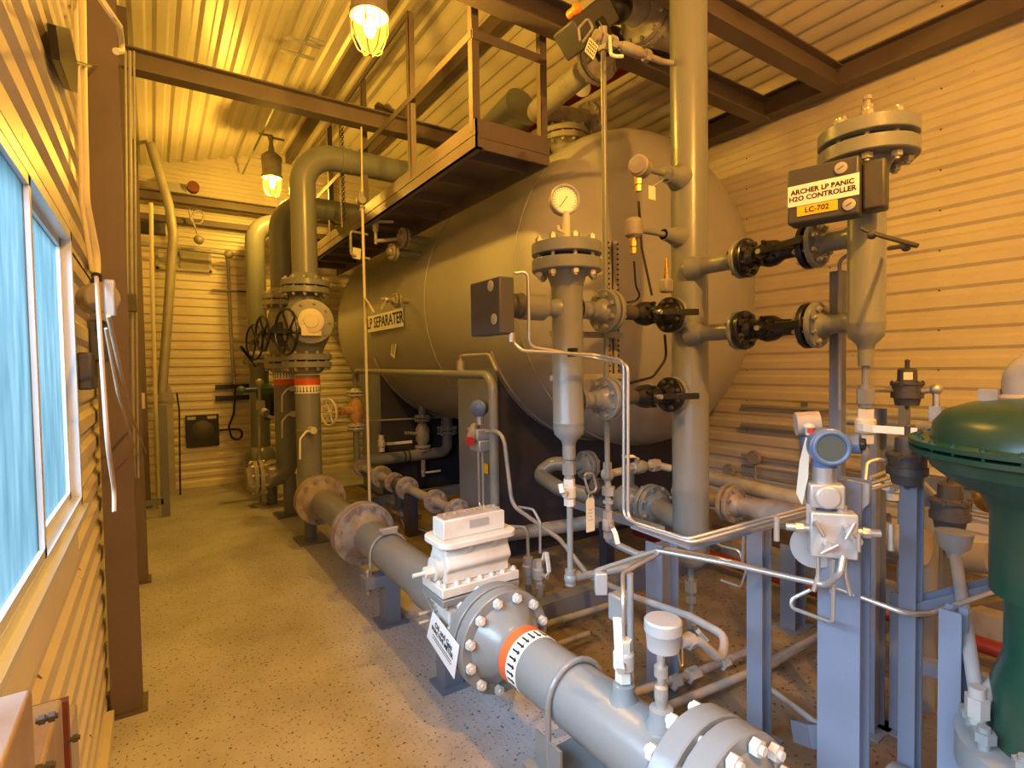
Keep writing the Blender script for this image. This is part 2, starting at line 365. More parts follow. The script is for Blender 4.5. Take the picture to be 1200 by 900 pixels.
# window: frame, mullions, sliding panes
def pane_mat():
    mt = bpy.data.materials.new('hazy_window_glass'); mt.use_nodes = True; nt = mt.node_tree; nt.nodes.remove(nt.nodes['Principled BSDF'])
    out = nt.nodes['Material Output']; tr = nt.nodes.new('ShaderNodeBsdfTransparent'); tr.inputs[0].default_value = (.93, .97, 1, 1)
    tl = nt.nodes.new('ShaderNodeBsdfTranslucent'); tl.inputs[0].default_value = (.8, .86, .9, 1)
    gl = nt.nodes.new('ShaderNodeBsdfGlossy'); gl.inputs['Roughness'].default_value = .12
    tc = nt.nodes.new('ShaderNodeTexCoord'); mp = nt.nodes.new('ShaderNodeMapping'); mp.inputs['Scale'].default_value = (6, 6, 1.2); n = nt.nodes.new('ShaderNodeTexNoise'); n.inputs['Scale'].default_value = 4; n.inputs['Detail'].default_value = 7
    rr = nt.nodes.new('ShaderNodeMapRange'); rr.inputs[1].default_value = .35; rr.inputs[2].default_value = .75; rr.inputs[3].default_value = .0; rr.inputs[4].default_value = .0
    nt.links.new(tc.outputs['Object'], mp.inputs[0]); nt.links.new(mp.outputs[0], n.inputs[0]); nt.links.new(n.outputs[0], rr.inputs[0])
    cr = nt.nodes.new('ShaderNodeValToRGB'); cr.color_ramp.elements[0].position = .3; cr.color_ramp.elements[0].color = (.78, .86, .9, 1); cr.color_ramp.elements[1].position = .7; cr.color_ramp.elements[1].color = (1, 1, 1, 1); nt.links.new(n.outputs[0], cr.inputs[0]); nt.links.new(cr.outputs[0], tr.inputs[0])
    m1 = nt.nodes.new('ShaderNodeMixShader'); lw = nt.nodes.new('ShaderNodeLayerWeight'); lw.inputs[0].default_value = .5; fr = nt.nodes.new('ShaderNodeMapRange'); fr.inputs[1].default_value = .55; fr.inputs[2].default_value = .85; fr.inputs[3].default_value = .02; fr.inputs[4].default_value = .95; nt.links.new(lw.outputs['Facing'], fr.inputs[0]); nt.links.new(fr.outputs[0], m1.inputs[0]); dc = nt.nodes.new('ShaderNodeValToRGB'); dc.color_ramp.elements[0].position = .32; dc.color_ramp.elements[0].color = (.055, .09, .095, 1); dc.color_ramp.elements[1].position = .68; dc.color_ramp.elements[1].color = (.095, .135, .135, 1); nt.links.new(n.outputs[0], dc.inputs[0]); nt.links.new(dc.outputs[0], tl.inputs[0]); nt.links.new(tr.outputs[0], m1.inputs[1]); nt.links.new(tl.outputs[0], m1.inputs[2])
    m2 = nt.nodes.new('ShaderNodeMixShader'); m2.inputs[0].default_value = .0; nt.links.new(m1.outputs[0], m2.inputs[1]); nt.links.new(gl.outputs[0], m2.inputs[2]); nt.links.new(m2.outputs[0], out.inputs[0]); return mt
M['pane'] = pane_mat()
def window(i, y0, y1):
    b = B(); x0, x1 = WL-.05, WL+.045; t = .028
    b.bb((x0, y0, WZ0), (x1, y0+t, WZ1)); b.bb((x0, y1-t, WZ0), (x1, y1, WZ1)); b.bb((x0, y0, WZ1-t), (x1, y1, WZ1)); b.bb((x0, y0, WZ0), (x1, y1, WZ0+t))
    o = struct('window_%d' % i, b, 'frame')
    ym = (y0+y1)/2+.02
    s1 = B(); xa = WL+.022
    for (a, c, xx) in ((y0+t, ym+.02, xa), (ym-.02, y1-t, xa-.024)):
        s = B(); w_ = .022
        s.bb((xx, a, WZ0+t), (xx+.022, a+w_, WZ1-t)); s.bb((xx, c-w_, WZ0+t), (xx+.022, c, WZ1-t)); s.bb((xx, a, WZ0+t), (xx+.022, c, WZ0+t+w_)); s.bb((xx, a, WZ1-t-w_), (xx+.022, c, WZ1-t))
        f = s.build('window_sash', 'frame', o)
        g = B(); g.bb((xx+.008, a+w_*.8, WZ0+t+w_*.8), (xx+.013, c-w_*.8, WZ1-t-w_*.8)); g.build('pane', 'pane', f)
    st = B(); st.bb((x1-.004, y0, WZ0-.012), (x1+.016, y1, WZ0+.004)); st.build('sill_track', 'frame', o)
    return o
window(1, .72, 2.13); window(2, -.72, .69); window(3, -2.19, -.75)
b = B(); b.bb((WL+.0, -2.19, WZ0-.17), (WL+.03, 2.13, WZ0-.012)); struct('trim_1', b, M['liner'])
# ------------------------------------------------------------------ steel frame
def column(label, y, x0, z1=EZ+.0, w_=.13, dp=.12, nm='steel_column', grp=None):
    b = B(); hbeam(b, (x0+dp/2, y+w_/2, 0), (x0+dp/2, y+w_/2, z1), w_, dp, X_, .01)
    b.bb((x0-.0, y-.02, 0), (x0+dp+.02, y+w_+.02, .012)); return solo(nm, b, 'beam', label, 'column', grp)
column('tall dark steel column standing right beside the sliding window', 3.05, -.21)
column('dark steel column half hidden behind the nearest column on the left wall', 4.9, -.2)
column('farthest dark steel column on the left wall, by the diagonal duct', 7.6, -.19, w_=.11)
for y, lb in ((5.0, 'steel column on the right wall hidden mostly behind the tank'),):
    column(lb, y, WR-.16, dp=.12)
def tie(label, y, x0, x1, z0=3.8, h=.18, w_=.13):
    b = B(); hbeam(b, (x0, y, z0+h/2), (x1, y, z0+h/2), h, w_, Y_, .012); return solo('tie_beam', b, 'beam', label, 'beam')
tie('dark steel tie beam crossing left half of the ceiling just above the swan-neck pipe', 4.92, -.12, WR-.2, 3.83, .16)
tie('heavy dark steel tie beam passing over the near end of the walkway', 2.90, .0, WR-.2, 3.85, .19)
tie('dark steel tie beam nearest the camera meeting the eave beam top right', 2.27, .0, WR-.2, 3.86, .19)
tie('thin dark tie beam at the far wall crossing behind the two vertical pipes', 8.3, -.12, WR-.2, 3.80, .12)
b = B(); hbeam(b, (WR-.13, YB+.05, 4.0), (WR-.13, YF-.1, 4.0), .2, .14, -X_, .014); solo('eave_beam', b, 'beam', 'long dark steel eave beam running along top of the right wall', 'beam')
def roofz(x): return EZ+(RZ-EZ)*(1-abs(x-RX)/(RX-WL))-.035
b = B(); b.bb((1.72, YB+.2, roofz(1.78)-.16), (1.80, YF-.1, roofz(1.78)-.03)); solo('purlin', b, 'beam', 'dark roof purlin running lengthwise beside the nearer lamp', 'purlin')
b = B(); b.bb((2.75, YB+.2, RZ-.26), (2.84, YF-.1, RZ-.08)); solo('purlin', b, 'beam', 'roof purlin near the ridge above the walkway rail', 'purlin')
b = B(); hbeam(b, (RX+.05, 6.7, RZ-.13), (WR-.1, 6.7, EZ-.02), .15, .1, Y_, .012); solo('rafter', b, 'beam', 'sloping rafter at the far right of the roof above the tank', 'rafter')
# ------------------------------------------------------------------ lamps
def globe_mat():
    mt = bpy.data.materials.new('lamp_globe_glass'); mt.use_nodes = True; nt = mt.node_tree; nt.nodes.remove(nt.nodes['Principled BSDF']); out = nt.nodes['Material Output']
    tr = nt.nodes.new('ShaderNodeBsdfTransparent'); tr.inputs[0].default_value = (1, .93, .75, 1); em = nt.nodes.new('ShaderNodeEmission'); em.inputs[0].default_value = (1, .55, .06, 1); em.inputs[1].default_value = 3.2
    m1 = nt.nodes.new('ShaderNodeMixShader'); m1.inputs[0].default_value = .35; nt.links.new(tr.outputs[0], m1.inputs[1]); nt.links.new(em.outputs[0], m1.inputs[2]); nt.links.new(m1.outputs[0], out.inputs[0]); return mt
M['globe'] = globe_mat(); M['bulb'] = emis('lamp_bulb', (1, .8, .35), 30)
def lamp(label, x, y, zg, pw=1.0, hue=SODIUM):
    """zg = top of the glass"""
    K = 1.2
    t = thing('pendant_lamp', label, 'lamp', (x, y, zg-.16), 'caged sodium lamps')
    b = B(); b.lathe((x, y, zg), Z_, [(q[0]*K, q[1]*K) for q in [(-.01, .098), (.012, .098), (.02, .088), (.15, .094), (.165, .1), (.2, .095), (.235, .055), (.25, .03), (.3, .026), (.31, .02), (.36, .018)]], 28); b.build('lamp_housing', 'greyd', t)
    g = B(); g.lathe((x, y, zg-.01), -Z_, [(q[0]*K, q[1]*K) for q in [(0, .084), (.06, .082), (.11, .07), (.15, .05), (.172, .024), (.178, 0)]], 28, cap=False); g.build('lamp_globe', 'globe', t)
    u = B(); u.sphere((x, y, zg-.08), .036, sc=(1, 1, 1.6)); u.build('bulb', 'bulb', t)
    c = B(); c.torus((x, y, zg-.015), Z_, .095*K, .004)
    for k in range(4):
        a = math.pi*(k+.3)/4; e = V((math.cos(a), math.sin(a), 0)); o = V((x, y, zg))
        c.tube([o+(q-o)*K for q in [o+e*.095-Z_*.01, o+e*.092-Z_*.1, o+e*.06-Z_*.18, o-Z_*.2, o-e*.06-Z_*.18, o-e*.092-Z_*.1, o-e*.095-Z_*.01]], .0035, .05, 6, 3)
    c.build('wire_guard', 'brass', t)
    l = bpy.data.lights.new('sodium_light', 'POINT'); l.energy = LAMP_W*pw; l.color = hue; l.shadow_soft_size = .045
    lo = bpy.data.objects.new('sodium_light', l); COL.objects.link(lo); lo.location = (0, 0, .16-.13); lo.parent = t
    # conduit fitting above
    f = B(); zz = zg+.46; f.sphere((x, y, zz), .035, 12, 8); f.cyl((x, y, zg+.40), (x, y, zz), .014); f.bb((x-.01, y-.02, zz+.0), (x+.15, y+.02, zz+.015)); f.bb((x-.13, y-.02, zz+.02), (x+.02, y+.02, zz+.035)); f.build('conduit_box', 'greyd', t)
    return t
lamp('glowing caged lamp nearest the camera, cut by the top edge of the picture', 1.15, 3.2, 3.73, .62, SODIUM_FAR)
lamp('glowing caged lamp farther away, left of the swan-neck pipe', 1.26, 7.0, 3.92, .55, SODIUM_FAR)
lamp('caged sodium lamp hanging above and behind the camera', 1.13, -.6, 3.72, 1.9)
b = B(); b.tube([(1.13, -1.5, 4.24), (1.13, 8.4, 4.36)], .012, .05, 8); b.tube([(1.13, 4.6, 4.3), (1.26, 4.62, 4.3)], .02)
for y in (.9, 4.7, 4.9): b.bb((.98, y, 4.31), (1.26, y+.035, 4.325))
solo('lighting_conduit', b, 'cond', 'thin conduit run under the ceiling carrying the lamps', 'conduit')
# ------------------------------------------------------------------ LP separator tank
TX, TZ, TR, TY0, TY1 = 3.5, 2.23, 1.32, 3.22, 7.6
t = thing('separator_tank', 'huge grey horizontal separator tank filling the middle of the room', 'tank', (TX, 5.4, .3))
b = B(); pr = []
for k in range(17): a = math.pi/2*k/16; pr.append((TY0-TR/2*math.cos(a), TR*math.sin(a)))
pr[0] = (pr[0][0], 0)
pr2 = [(TY0+.02, TR), (5.0, TR), (6.4, TR)]+[(TY1+TR/2*math.sin(math.pi/2*k/12), TR*math.cos(math.pi/2*k/12)) for k in range(13)]; pr2[-1] = (pr2[-1][0], 0)
b.lathe((TX, 0, TZ), Y_, pr+pr2, 96); b.build('tank_shell', 'tank', t)
for y in (TY0, 4.75, 6.3, TY1):
    s = B(); s.torus((TX, y, TZ), Y_, TR, .006, 96, 6); s.build('weld_seam', 'tank', t)
def saddle(y0, y1):
    c = B()
    for y in (y0+.02, y1-.05):
        poly = [(2.36, y, .02), (4.64, y, .02)]
        for k in range(25):
            x = 4.64-(2.28)*k/24; poly.append((x, y, TZ-math.sqrt(TR**2-(x-TX)**2)-.001))
        c.prism(poly, (0, .03, 0))
    zt = TZ-math.sqrt(TR**2-1.15**2)
    e_ = B(); e_.bb((2.33, y0, .02), (2.36, y1, zt)); e_.build('saddle_end_plate', 'steel', t); e_ = B(); e_.bb((4.64, y0, .02), (4.67, y1, zt)); e_.build('saddle_end_plate', 'steel', t); c.bb((2.28, y0-.04, 0), (4.72, y1+.04, .02))
    o = c.build('saddle', 'navy', t)
    w_ = B(); vv = []; n = 33
    for y in (y0-.05, y1+.05):
        for rr in (TR+.001, TR+.014):
            for k in range(n): a = -math.pi/2+(-1.18+2.36*k/(n-1)); vv.append((TX+rr*math.cos(a), y, TZ+rr*math.sin(a)))
    ff = []
    for k in range(n-1): ff += [(k, k+1, n+k+1, n+k), (2*n+k, 3*n+k, 3*n+k+1, 2*n+k+1), (n+k, n+k+1, 3*n+k+1, 3*n+k)]
    w_.add(vv, ff); w_.build('wear_plate', 'tank', t)
saddle(3.74, 4.38); saddle(6.5, 7.15)
# side nozzle below the lettering
def nozzle(c, L, r, D, n=6):
    c = V(c); q = B(); q.cyl(c, c-X_*L, r); o = q.build('nozzle', 'grey', t); flange(o, c-X_*(L+.03), X_, D, r, .022, n, .03, 'greyd', br=.009); return o
px = P(480, 353, X=2.2)
nozzle((2.22, px.y, px.z), .13, .028, .15)
v = ball_valve('small level valve bolted to the tank nozzle above the tank lettering', (2.22-.27, px.y, px.z), X_, V((-.3, -1, 0)), .12, .022, 'greyd', 'greyd', V((-.5, -.1, -.8)), .12)
p2 = P(505, 283, X=2.36); nozzle((2.40, p2.y, p2.z), .30, .04, .2, 8)
q = B(); q.cyl((2.3, p2.y+.1, p2.z-.12), (2.02, p2.y+.1, p2.z-.12), .035); o = q.build('nozzle', 'grey', t)
flange(o, (2.0, p2.y+.1, p2.z-.12), X_, .17, .03, .022, 8, .03, 'greyd', br=.009)
# lettering
lt = B(); a = P(434, 379, X=2.2); L0 = P(431, 382, X=2.19); L1 = P(472, 371, X=2.19)
yc = (L0.y+L1.y)/2; zc = (L0.z+L1.z)/2; xs = TX-math.sqrt(TR**2-(zc-TZ)**2)
wl = abs(L0.y-L1.y)*1.0; hl = .19
yc -= .05; lp = B(); lp.bb((xs-.012, yc-wl/2, zc-hl/2), (xs-.009, yc+wl/2, zc+hl/2)); lpo = lp.build('name_plate', 'sign', t)
text('lettering', 'LP SEPARATER', .175, (xs-.0135, yc, zc), -Y_, Z_, 'ink', lpo, bold=.003)
st = B(); s0 = P(457, 406, X=2.19); xs2 = TX-math.sqrt(TR**2-(s0.z-TZ)**2)-.006
st.box((xs2, s0.y, s0.z), (.003, .13, .24), (X_, V((0, .94, .34)), V((0, -.34, .94)))); so = st.build('inspection_sticker', 'tag', t)
b = B()
for k in range(3): b.box((xs2-.002, s0.y-.027*k+.027, s0.z-.01*k), (.001, .012, .16), (X_, V((0, .94, .34)), V((0, -.34, .94))))
b.build('sticker_writing', 'ink', so)
# top nozzle pair behind the walkway end
def P_(x, y, **k): return P(x, y, **k)
nz = P(662, 160, Z=3.62)
q = B(); q.cyl((nz.x, nz.y, TZ+TR*.9), (nz.x, nz.y, 3.52), .11); no = q.build('nozzle', 'grey', t); flange(no, (nz.x, nz.y, 3.60), Z_, .42, .11, .05, 12, .05, 'greyd')
# ------------------------------------------------------------------ walkway platform
PX0, PX1, PY0, PY1 = 1.76, 2.34, 3.0, 8.2
t = thing('walkway_platform', 'raised steel walkway with handrails running along top of the tank', 'platform', (2.05, 5, 3.0))
b = B(); b.bb((PX0, PY0, 3.0), (PX0+.012, PY1, 3.19)); b.bb((PX0, PY0, 3.0), (PX0+.05, PY1, 3.012)); b.bb((PX0-.004, PY0, 3.09), (PX0+.02, PY1, 3.105))
b.bb((PX1, PY0, 3.0), (PX1+.012, PY1, 3.19)); b.bb((PX0, PY0, 3.0), (PX1, PY0+.012, 3.19)); b.bb((PX0+.03, PY0-.006, 3.07), (PX1, PY0+.01, 3.082)); b.build('fascia_channel', 'beam', t)
b = B(); b.bb((PX0+.012, PY0+.012, 3.10), (PX1, PY1, 3.12)); b.build('deck_plate', 'beam', t)
y = PY0+.25
while y < PY1: b = B(); b.bb((PX0+.012, y, 3.03), (PX1, y+.04, 3.1)); b.build('deck_joist', 'beam', t); y += .5
for (x, y, z1) in ((PX0+.02, 3.05, 4.45), (PX1-.01, 3.05, 3.95), (PX0+.02, 4.05, 4.42), (PX0+.02, 5.2, 4.42), (PX0+.02, 6.4, 4.42), (PX0+.02, 7.7, 4.42)):
    q = B(); q.bb((x-.022, y-.022, 3.12), (x-.016, y+.03, z1)); q.bb((x-.022, y-.022, 3.12), (x+.03, y-.016, z1)); q.build('rail_post', 'beam', t)
def bar(z, a, b_): q = B(); q.bb((PX0-.008, a, z-.025), (PX0-.002, b_, z+.025)); q.bb((PX0-.002, a, z+.019), (PX0+.035, b_, z+.025)); return q.build('handrail', 'beam', t)
bar(3.73, 3.03, 7.75); bar(4.4, 4.03, 7.75)
q = B(); q.bb((PX0, 3.02, 3.70), (PX1+.01, 3.028, 3.76)); q.build('handrail', 'beam', t)
# chain hanging by the handrail
b = B(); cx = P(401, 160, X=1.6); z = 4.1
k = 0
while z > 3.05:
    u = (X_ if k % 2 else Y_); b.torus((cx.x, cx.y, z), u, .014, .004, 10, 5); z -= .024; k += 1
solo('hanging_chain', b, 'chain', 'dark hanging chain beside the swan-neck pipe', 'chain')
pipe('thin pale rod hanging next to the dark chain', [(1.6, cx.y+.08, 4.2), (1.6, cx.y+.08, 3.0)], .008, 'greyd', cat='rod', name='hanging_rod')
# ------------------------------------------------------------------ main meter run  (axis X=1.2, z=.44)
RXc, RZc, RR = 1.2, .44, .112
t = thing('meter_run_pipe', 'long grey meter run pipe with bolted flanges crossing the floor towards camera', 'pipe', (RXc, 3.0, 0))
b = B(); b.tube([(RXc, 5.25, 1.55), (RXc, 5.25, RZc), (RXc, 4.98, RZc)], RR, .25, 32, 10); b.build('elbow_pipe', 'grey', t)
b = B(); b.lathe((RXc, 5.25, 1.02), Z_, [(0, RR), (.006, RR+.005), (.02, RR+.005), (.026, RR)], 28, cap=False)
b.build('weld_bead', 'grey', t)
b = B(); b.cyl((RXc, 4.9, RZc), (RXc, 3.8, RZc), RR, n=32); b.build('pipe_barrel', 'grey', t); b = B(); b.cyl((RXc, 3.7, RZc), (RXc, 2.7, RZc), RR, n=32); b.build('pipe_barrel', 'grey', t); b = B(); b.cyl((RXc, 1.85, RZc), (RXc, 1.0, RZc), RR, n=36); b.build('pipe_barrel', 'grey', t)
flange(t, (RXc, 4.9, RZc), Y_, .43, RR, .05, 12, .09, 'rusty', 'rusty')
flange(t, (RXc, 3.72, RZc), Y_, .43, RR, .05, 12, .09, 'rusty', 'rusty')
flange(t, (RXc, 1.93, RZc), Y_, .43, RR, .058, 12, .10, 'grey', 'white', br=.021)
flange(t, (RXc, .86, RZc), Y_, .43, RR, .07, 12, .07, 'grey', 'white', br=.023)
b = B(); b.cyl((RXc, .75, RZc), (RXc, .2, RZc), RR); b.build('pipe_barrel', 'grey', t)
# coloured flow bands
def band(root, o, d, r, l0, l1, l2, arrows, red_first=True):
    o = V(o); d = V(d).normalized(); u, v2, dd = frame_of(d)
    q = B(); q.lathe(o, d, [(l0, r+.001), (l0, r+.0022), (l1, r+.0022), (l1, r+.001)], 36, cap=False); q.build('red_band', 'bandred', root)
    q = B(); q.lathe(o, d, [(l1, r+.001), (l1, r+.0022), (l2, r+.0022), (l2, r+.001)], 36, cap=False); wb = q.build('white_band', 'bandwhite', root)
    q = B(); lw = (l2-l1)*.36; c = (l1+l2)/2
    for k in range(arrows):
        a = 2*math.pi*k/arrows; e = u*math.cos(a)+v2*math.sin(a); s_ = dd.cross(e)
        p = o+e*(r+.0032); w_ = r*.07
        q.box(p+dd*(c-lw*.15), (lw*1.5, w_, .001), (dd, s_, e)); q.prism([p+dd*(c+lw*.5)+s_*w_*1.3, p+dd*(c+lw*.5)-s_*w_*1.3, p+dd*(c+lw*1.15)], e*.001)
    q.build('flow_arrows', 'ink', wb)
band(t, (RXc, 1.75, RZc), -Y_, RR, 0, .05, .115, 26)
band(t, (RXc, 5.25, 1.52), -Z_, RR, 0, .065, .14, 24)
# stubs on the meter run for the two instruments
sv = P(716, 825, Z=RZc+RR); si = P(757, 858, Z=RZc+RR)
for s_ in (sv, si):
    q = B(); q.lathe((RXc, s_.y, RZc+RR-.015), Z_, [(0, .05), (.03, .036), (.06, .034), (.064, .026)], 20); q.build('weldolet', 'grey', t)
# valve on the run with tall white lever
c = V((RXc, sv.y, RZc+RR+.12))
v = ball_valve('white lever ball valve standing on the near pipe, lever pointing up', c, Z_, V((-.75, -.55, 0)), .13, .026, 'white', 'wheel', V((-.05, 0, 1)), .17)
tt = P(717, 700, X=RXc)
pipe('bare stainless tube rising from the lever valve and running right to the slate posts',
     [c+Z_*.06, V((RXc, sv.y, P(716, 700, Y=sv.y).z)), P(730, 672, Y=1.3), P(782, 643, Y=1.36), P(850, 656, X=1.86), P(985, 691, X=1.72), P(1063, 720, X=1.75), P(1090, 719, X=1.9), P(1175, 690, X=2.1)], .0075, 'ss', .05, 'tube', 'stainless_tube', n=10)
# pressure instrument head with aluminium cap
t = thing('field_instrument', 'round grey instrument head on a thin stem over the near pipe', 'instrument', (RXc, si.y, RZc+RR))
hz = RZc+RR
b = B(); b.lathe((RXc, si.y, hz+.05), Z_, [(0, .016), (.03, .02), (.06, .02), (.065, .011), (.09, .011), (.092, .02), (.12, .02), (.122, .012), (.2, .012)], 14); b.build('stem', 'zinc', t)
hc = P(765, 748, Y=si.y); hc.x = RXc+.01
b = B(); b.lathe(hc-Z_*.045, Z_, [(0, .02), (.003, .046), (.05, .05), (.055, .054), (.085, .054), (.09, .05), (.094, .0)], 24, cap=False); b.build('housing', 'alu', t)
b = B(); b.cyl((RXc+.005, si.y, hz+.2), hc-Z_*.04, .013); b.build('neck', 'zinc', t)
b = B(); b.tube([hc+V((.02, -.035, -.03)), hc+V((.03, -.045, -.13)), hc+V((.035, -.04, -.03))], .0025, .01, 6); b.build('seal_wire', 'brass', t)
ci = hc+V((.05, -.02, -.03))
pipe('grey conduit looping down from behind the post and hooking into the round instrument head',
     [P(549, 503, X=1.98), P(590, 507, X=1.98), P(600, 592, X=2.0), P(656, 632, X=1.95), P(690, 675, X=1.9), P(745, 700, X=1.75), P(808, 722, X=1.62), P(850, 745, X=1.55), P(846, 776, X=1.45), ci+V((.07, -.012, -.01)), ci], .014, 'cond', .10, 'conduit', 'conduit_loop', n=12)
q = B(); q.hexa(ci+V((.03, 0, -.01)), ci+V((.055, 0, -.01)), .024); q.cyl(ci, ci+V((.045, 0, -.01)), .019); solo('conduit_fitting', q, 'cond', 'grey elbow fitting joining the loop conduit to the instrument head', 'fitting')
# U-bolt saddle under the near pipe
us = 1.42
t = thing('pipe_saddle', 'grey pipe support with U-bolt strap under the near end of the pipe', 'support', (RXc, us, 0))
b = B(); pts = [V((RXc-RR-.012, us, .2))]+[V((RXc-(RR+.012)*math.cos(math.pi*k/12), us, RZc+(RR+.012)*math.sin(math.pi*k/12))) for k in range(13)]+[V((RXc+RR+.012, us, .2))]; b.tube(pts, .011, .02, 10, 2); b.build('u_bolt', 'grey', t)
b = B(); b.bb((RXc-.17, us-.09, .2), (RXc+.17, us+.09, .215)); b.bb((RXc-.13, us-.07, .215), (RXc-.12, us+.07, .33)); b.bb((RXc+.12, us-.07, .215), (RXc+.13, us+.07, .33)); b.build('clamp_plate', 'grey', t)
b = B(); hbeam(b, (RXc, us, .01), (RXc, us, .2), .12, .12, X_); b.bb((RXc-.11, us-.11, 0), (RXc+.11, us+.11, .012)); b.build('stand', 'steel', t)
# U clamp mid pipe, blue stand under the run
ms = 3.22
t = thing('pipe_stand', 'short slate blue stand under the meter run beside the rusty flange', 'support', (RXc, ms, 0))
b = B(); b.bb((RXc-.05, ms-.05, .01), (RXc+.05, ms+.05, .25)); b.bb((RXc-.09, ms-.09, 0), (RXc+.09, ms+.09, .012)); b.build('stand', 'steel', t)
b = B(); b.bb((RXc-.17, ms-.05, .25), (RXc+.17, ms+.05, .32)); b.build('cross_arm', 'steel', t)
for xx in (-.145, .145): bolt_obj((RXc+xx, ms-.02, .29), Z_, .16, .014, 'zinc', t)
b = B(); pts = [V((RXc-RR-.012, ms, .2))]+[V((RXc-(RR+.01)*math.cos(math.pi*k/12), ms, RZc+(RR+.01)*math.sin(math.pi*k/12))) for k in range(13)]+[V((RXc+RR+.012, ms, .2))]; b.tube(pts, .008, .02, 8, 2)
b.box((RXc, ms, RZc+RR+.02), (.1, .05, .02)); b.cyl((RXc-.06, ms, RZc+RR+.035), (RXc+.06, ms, RZc+RR+.035), .012); b.build('u_bolt', 'cond', t)
t = thing('pipe_stand', 'small angle stand under the big flange by the hanging sign', 'support', (RXc, 2.3, 0))
b = B(); b.bb((RXc-.05, 2.35, .01), (RXc+.05, 2.45, .2)); b.bb((RXc-.08, 2.32, 0), (RXc+.08, 2.48, .012)); b.build('stand', 'steel', t)
t = thing('pipe_stand', 'round slate stub stand on a square plate below the pipe elbow', 'support', (RXc, 5.3, 0))
b = B(); b.cyl((RXc-.02, 5.2, .01), (RXc-.02, 5.2, RZc-.08), .055); b.build('stub', 'steel', t)
b = B(); b.bb((RXc-.15, 5.05, 0), (RXc+.11, 5.35, .014)); b.build('base_plate', 'steel', t)
# orifice meter (white senior fitting)
OC = 2.16
t = thing('orifice_meter', 'cream white orifice fitting with bolted block body sitting on the meter run', 'meter', (RXc, OC, RZc))
b = B(); b.lathe((RXc, OC-.05, RZc), Y_, [(0, .125), (.06, .135), (.2, .135), (.26, .125), (.5, .125), (.505, .113), (.6, .113)], 36); b.build('meter_barrel', 'grey', t)
zb = .60
b = B(); b.bb((RXc-.16, OC-.08, RZc), (RXc+.16, OC+.08, zb-.03)); b.build('lower_body', 'white', t, .01)
b = B(); b.bb((RXc-.2, OC-.105, zb-.035), (RXc+.2, OC+.105, zb-.003)); b.build('body_flange', 'grey', t, .005)
b = B(); b.bb((RXc-.2, OC-.105, zb+.003), (RXc+.2, OC+.105, zb+.045)); bf = b.build('body_flange', 'white', t, .005)
for k in range(7):
    for yy in (-.085, .085): bolt_obj((RXc-.18+.06*k, OC+yy, zb+.005), Z_, .115, .014, 'white', bf)
for xx in (-.18, .18):
    for yy in (-.028, .028): bolt_obj((RXc+xx, OC+yy, zb+.005), Z_, .115, .014, 'white', bf)
z1 = zb+.045; kz = .84
prof = [(-.068, 0), (-.068, .055), (-.092, .085), (-.092, .105), (-.070, .15), (-.070, .20), (.070, .20), (.070, .15), (.092, .105), (.092, .085), (.068, .055), (.068, 0)]
b = B(); b.prism([(RXc-.165, OC+y, z1+z*kz) for y, z in prof], (.33, 0, 0)); b.build('upper_body', 'white', t, .007)
for xx in (-.06, .07):
    q = B(); q.prism([(RXc+xx, OC-.068, z1+.115), (RXc+xx, OC-.068, z1+.168), (RXc+xx, OC-.105, z1+.168)], (.02, 0, 0)); q.build('rib', 'white', t)
pl = []
for sx, sy_ in ((-1, -1), (1, -1), (1, 1), (-1, 1)):
    for k in range(7):
        a = math.atan2(sy_, sx)-math.pi/4+math.pi/2*k/6; pl.append((RXc+sx*.135+.065*math.cos(a), OC+sy_*.055+.065*math.sin(a), z1+.168))
b = B(); b.prism(pl, (0, 0, .026)); b.build('cover_flange', 'white', t, .004)
z2 = z1+.194
b = B(); b.bb((RXc-.165, OC-.055, z2), (RXc+.155, OC+.055, z2+.085)); top = b.build('top_box', 'white', t, .004)
b = B(); b.bb((RXc-.15, OC-.035, z2+.085), (RXc+.14, OC+.035, z2+.097)); b.build('clamp_bar', 'rusty', top)
for k in range(6): bolt_obj((RXc-.13+.052*k, OC, z2+.09), Z_, .03, .010, 'rusty', top)
b = B(); b.bb((RXc-.035, OC-.0585, z2+.035), (RXc+.065, OC-.0545, z2+.07)); b.build('data_plate', 'alu', t)
b = B(); b.cyl((RXc-.165, OC+.0, z1+.06), (RXc-.195, OC, z1+.06), .052, n=24); b.build('shaft_cover', 'white', t)
b = B(); b.hexa((RXc-.195, OC, z1+.05), (RXc-.235, OC, z1+.05), .026); b.cyl((RXc-.23, OC, z1+.05), (RXc-.29, OC, z1+.05), .009); b.build('shaft', 'white', t)
for dz in (0, .04):
    b = B(); a = V((RXc-.13, OC+.04, RZc+.06-dz)); b.hexa(a, a-X_*.05, .014); b.cyl(a-X_*.05, a-X_*.12, .007); b.build('tap_fitting', 'ss', t)
# hanging sign
sc_ = [P(507, 716, X=1.0), P(538, 757, X=.98), P(532, 796, X=.98), P(500, 746, X=1.0)]
t = thing('hanging_sign', 'white sign reading INACTIVE METER hanging by the big flange', 'sign', (sc_[0]+sc_[2])/2)
nrm = (sc_[1]-sc_[0]).cross(sc_[3]-sc_[0]).normalized()
b = B(); b.prism(sc_, nrm*.002); b.build('sign_board', 'sign', t)
cen = sum(sc_, V())/4; rt = (sc_[2]-sc_[3]).normalized(); upv = (sc_[0]-sc_[3]).normalized(); fn = rt.cross(upv).normalized(); 
if fn.dot(V((0, 0, EYE))-cen) < 0: fn = -fn
wS = (sc_[2]-sc_[3]).length; hS = (sc_[0]-sc_[3]).length; upp = (upv-rt*upv.dot(rt)).normalized()
text('lettering', 'Oil and Gas', wS*.125, cen+upp*hS*.22+rt*wS*.03+fn*.003, rt, upv, 'ink', t)
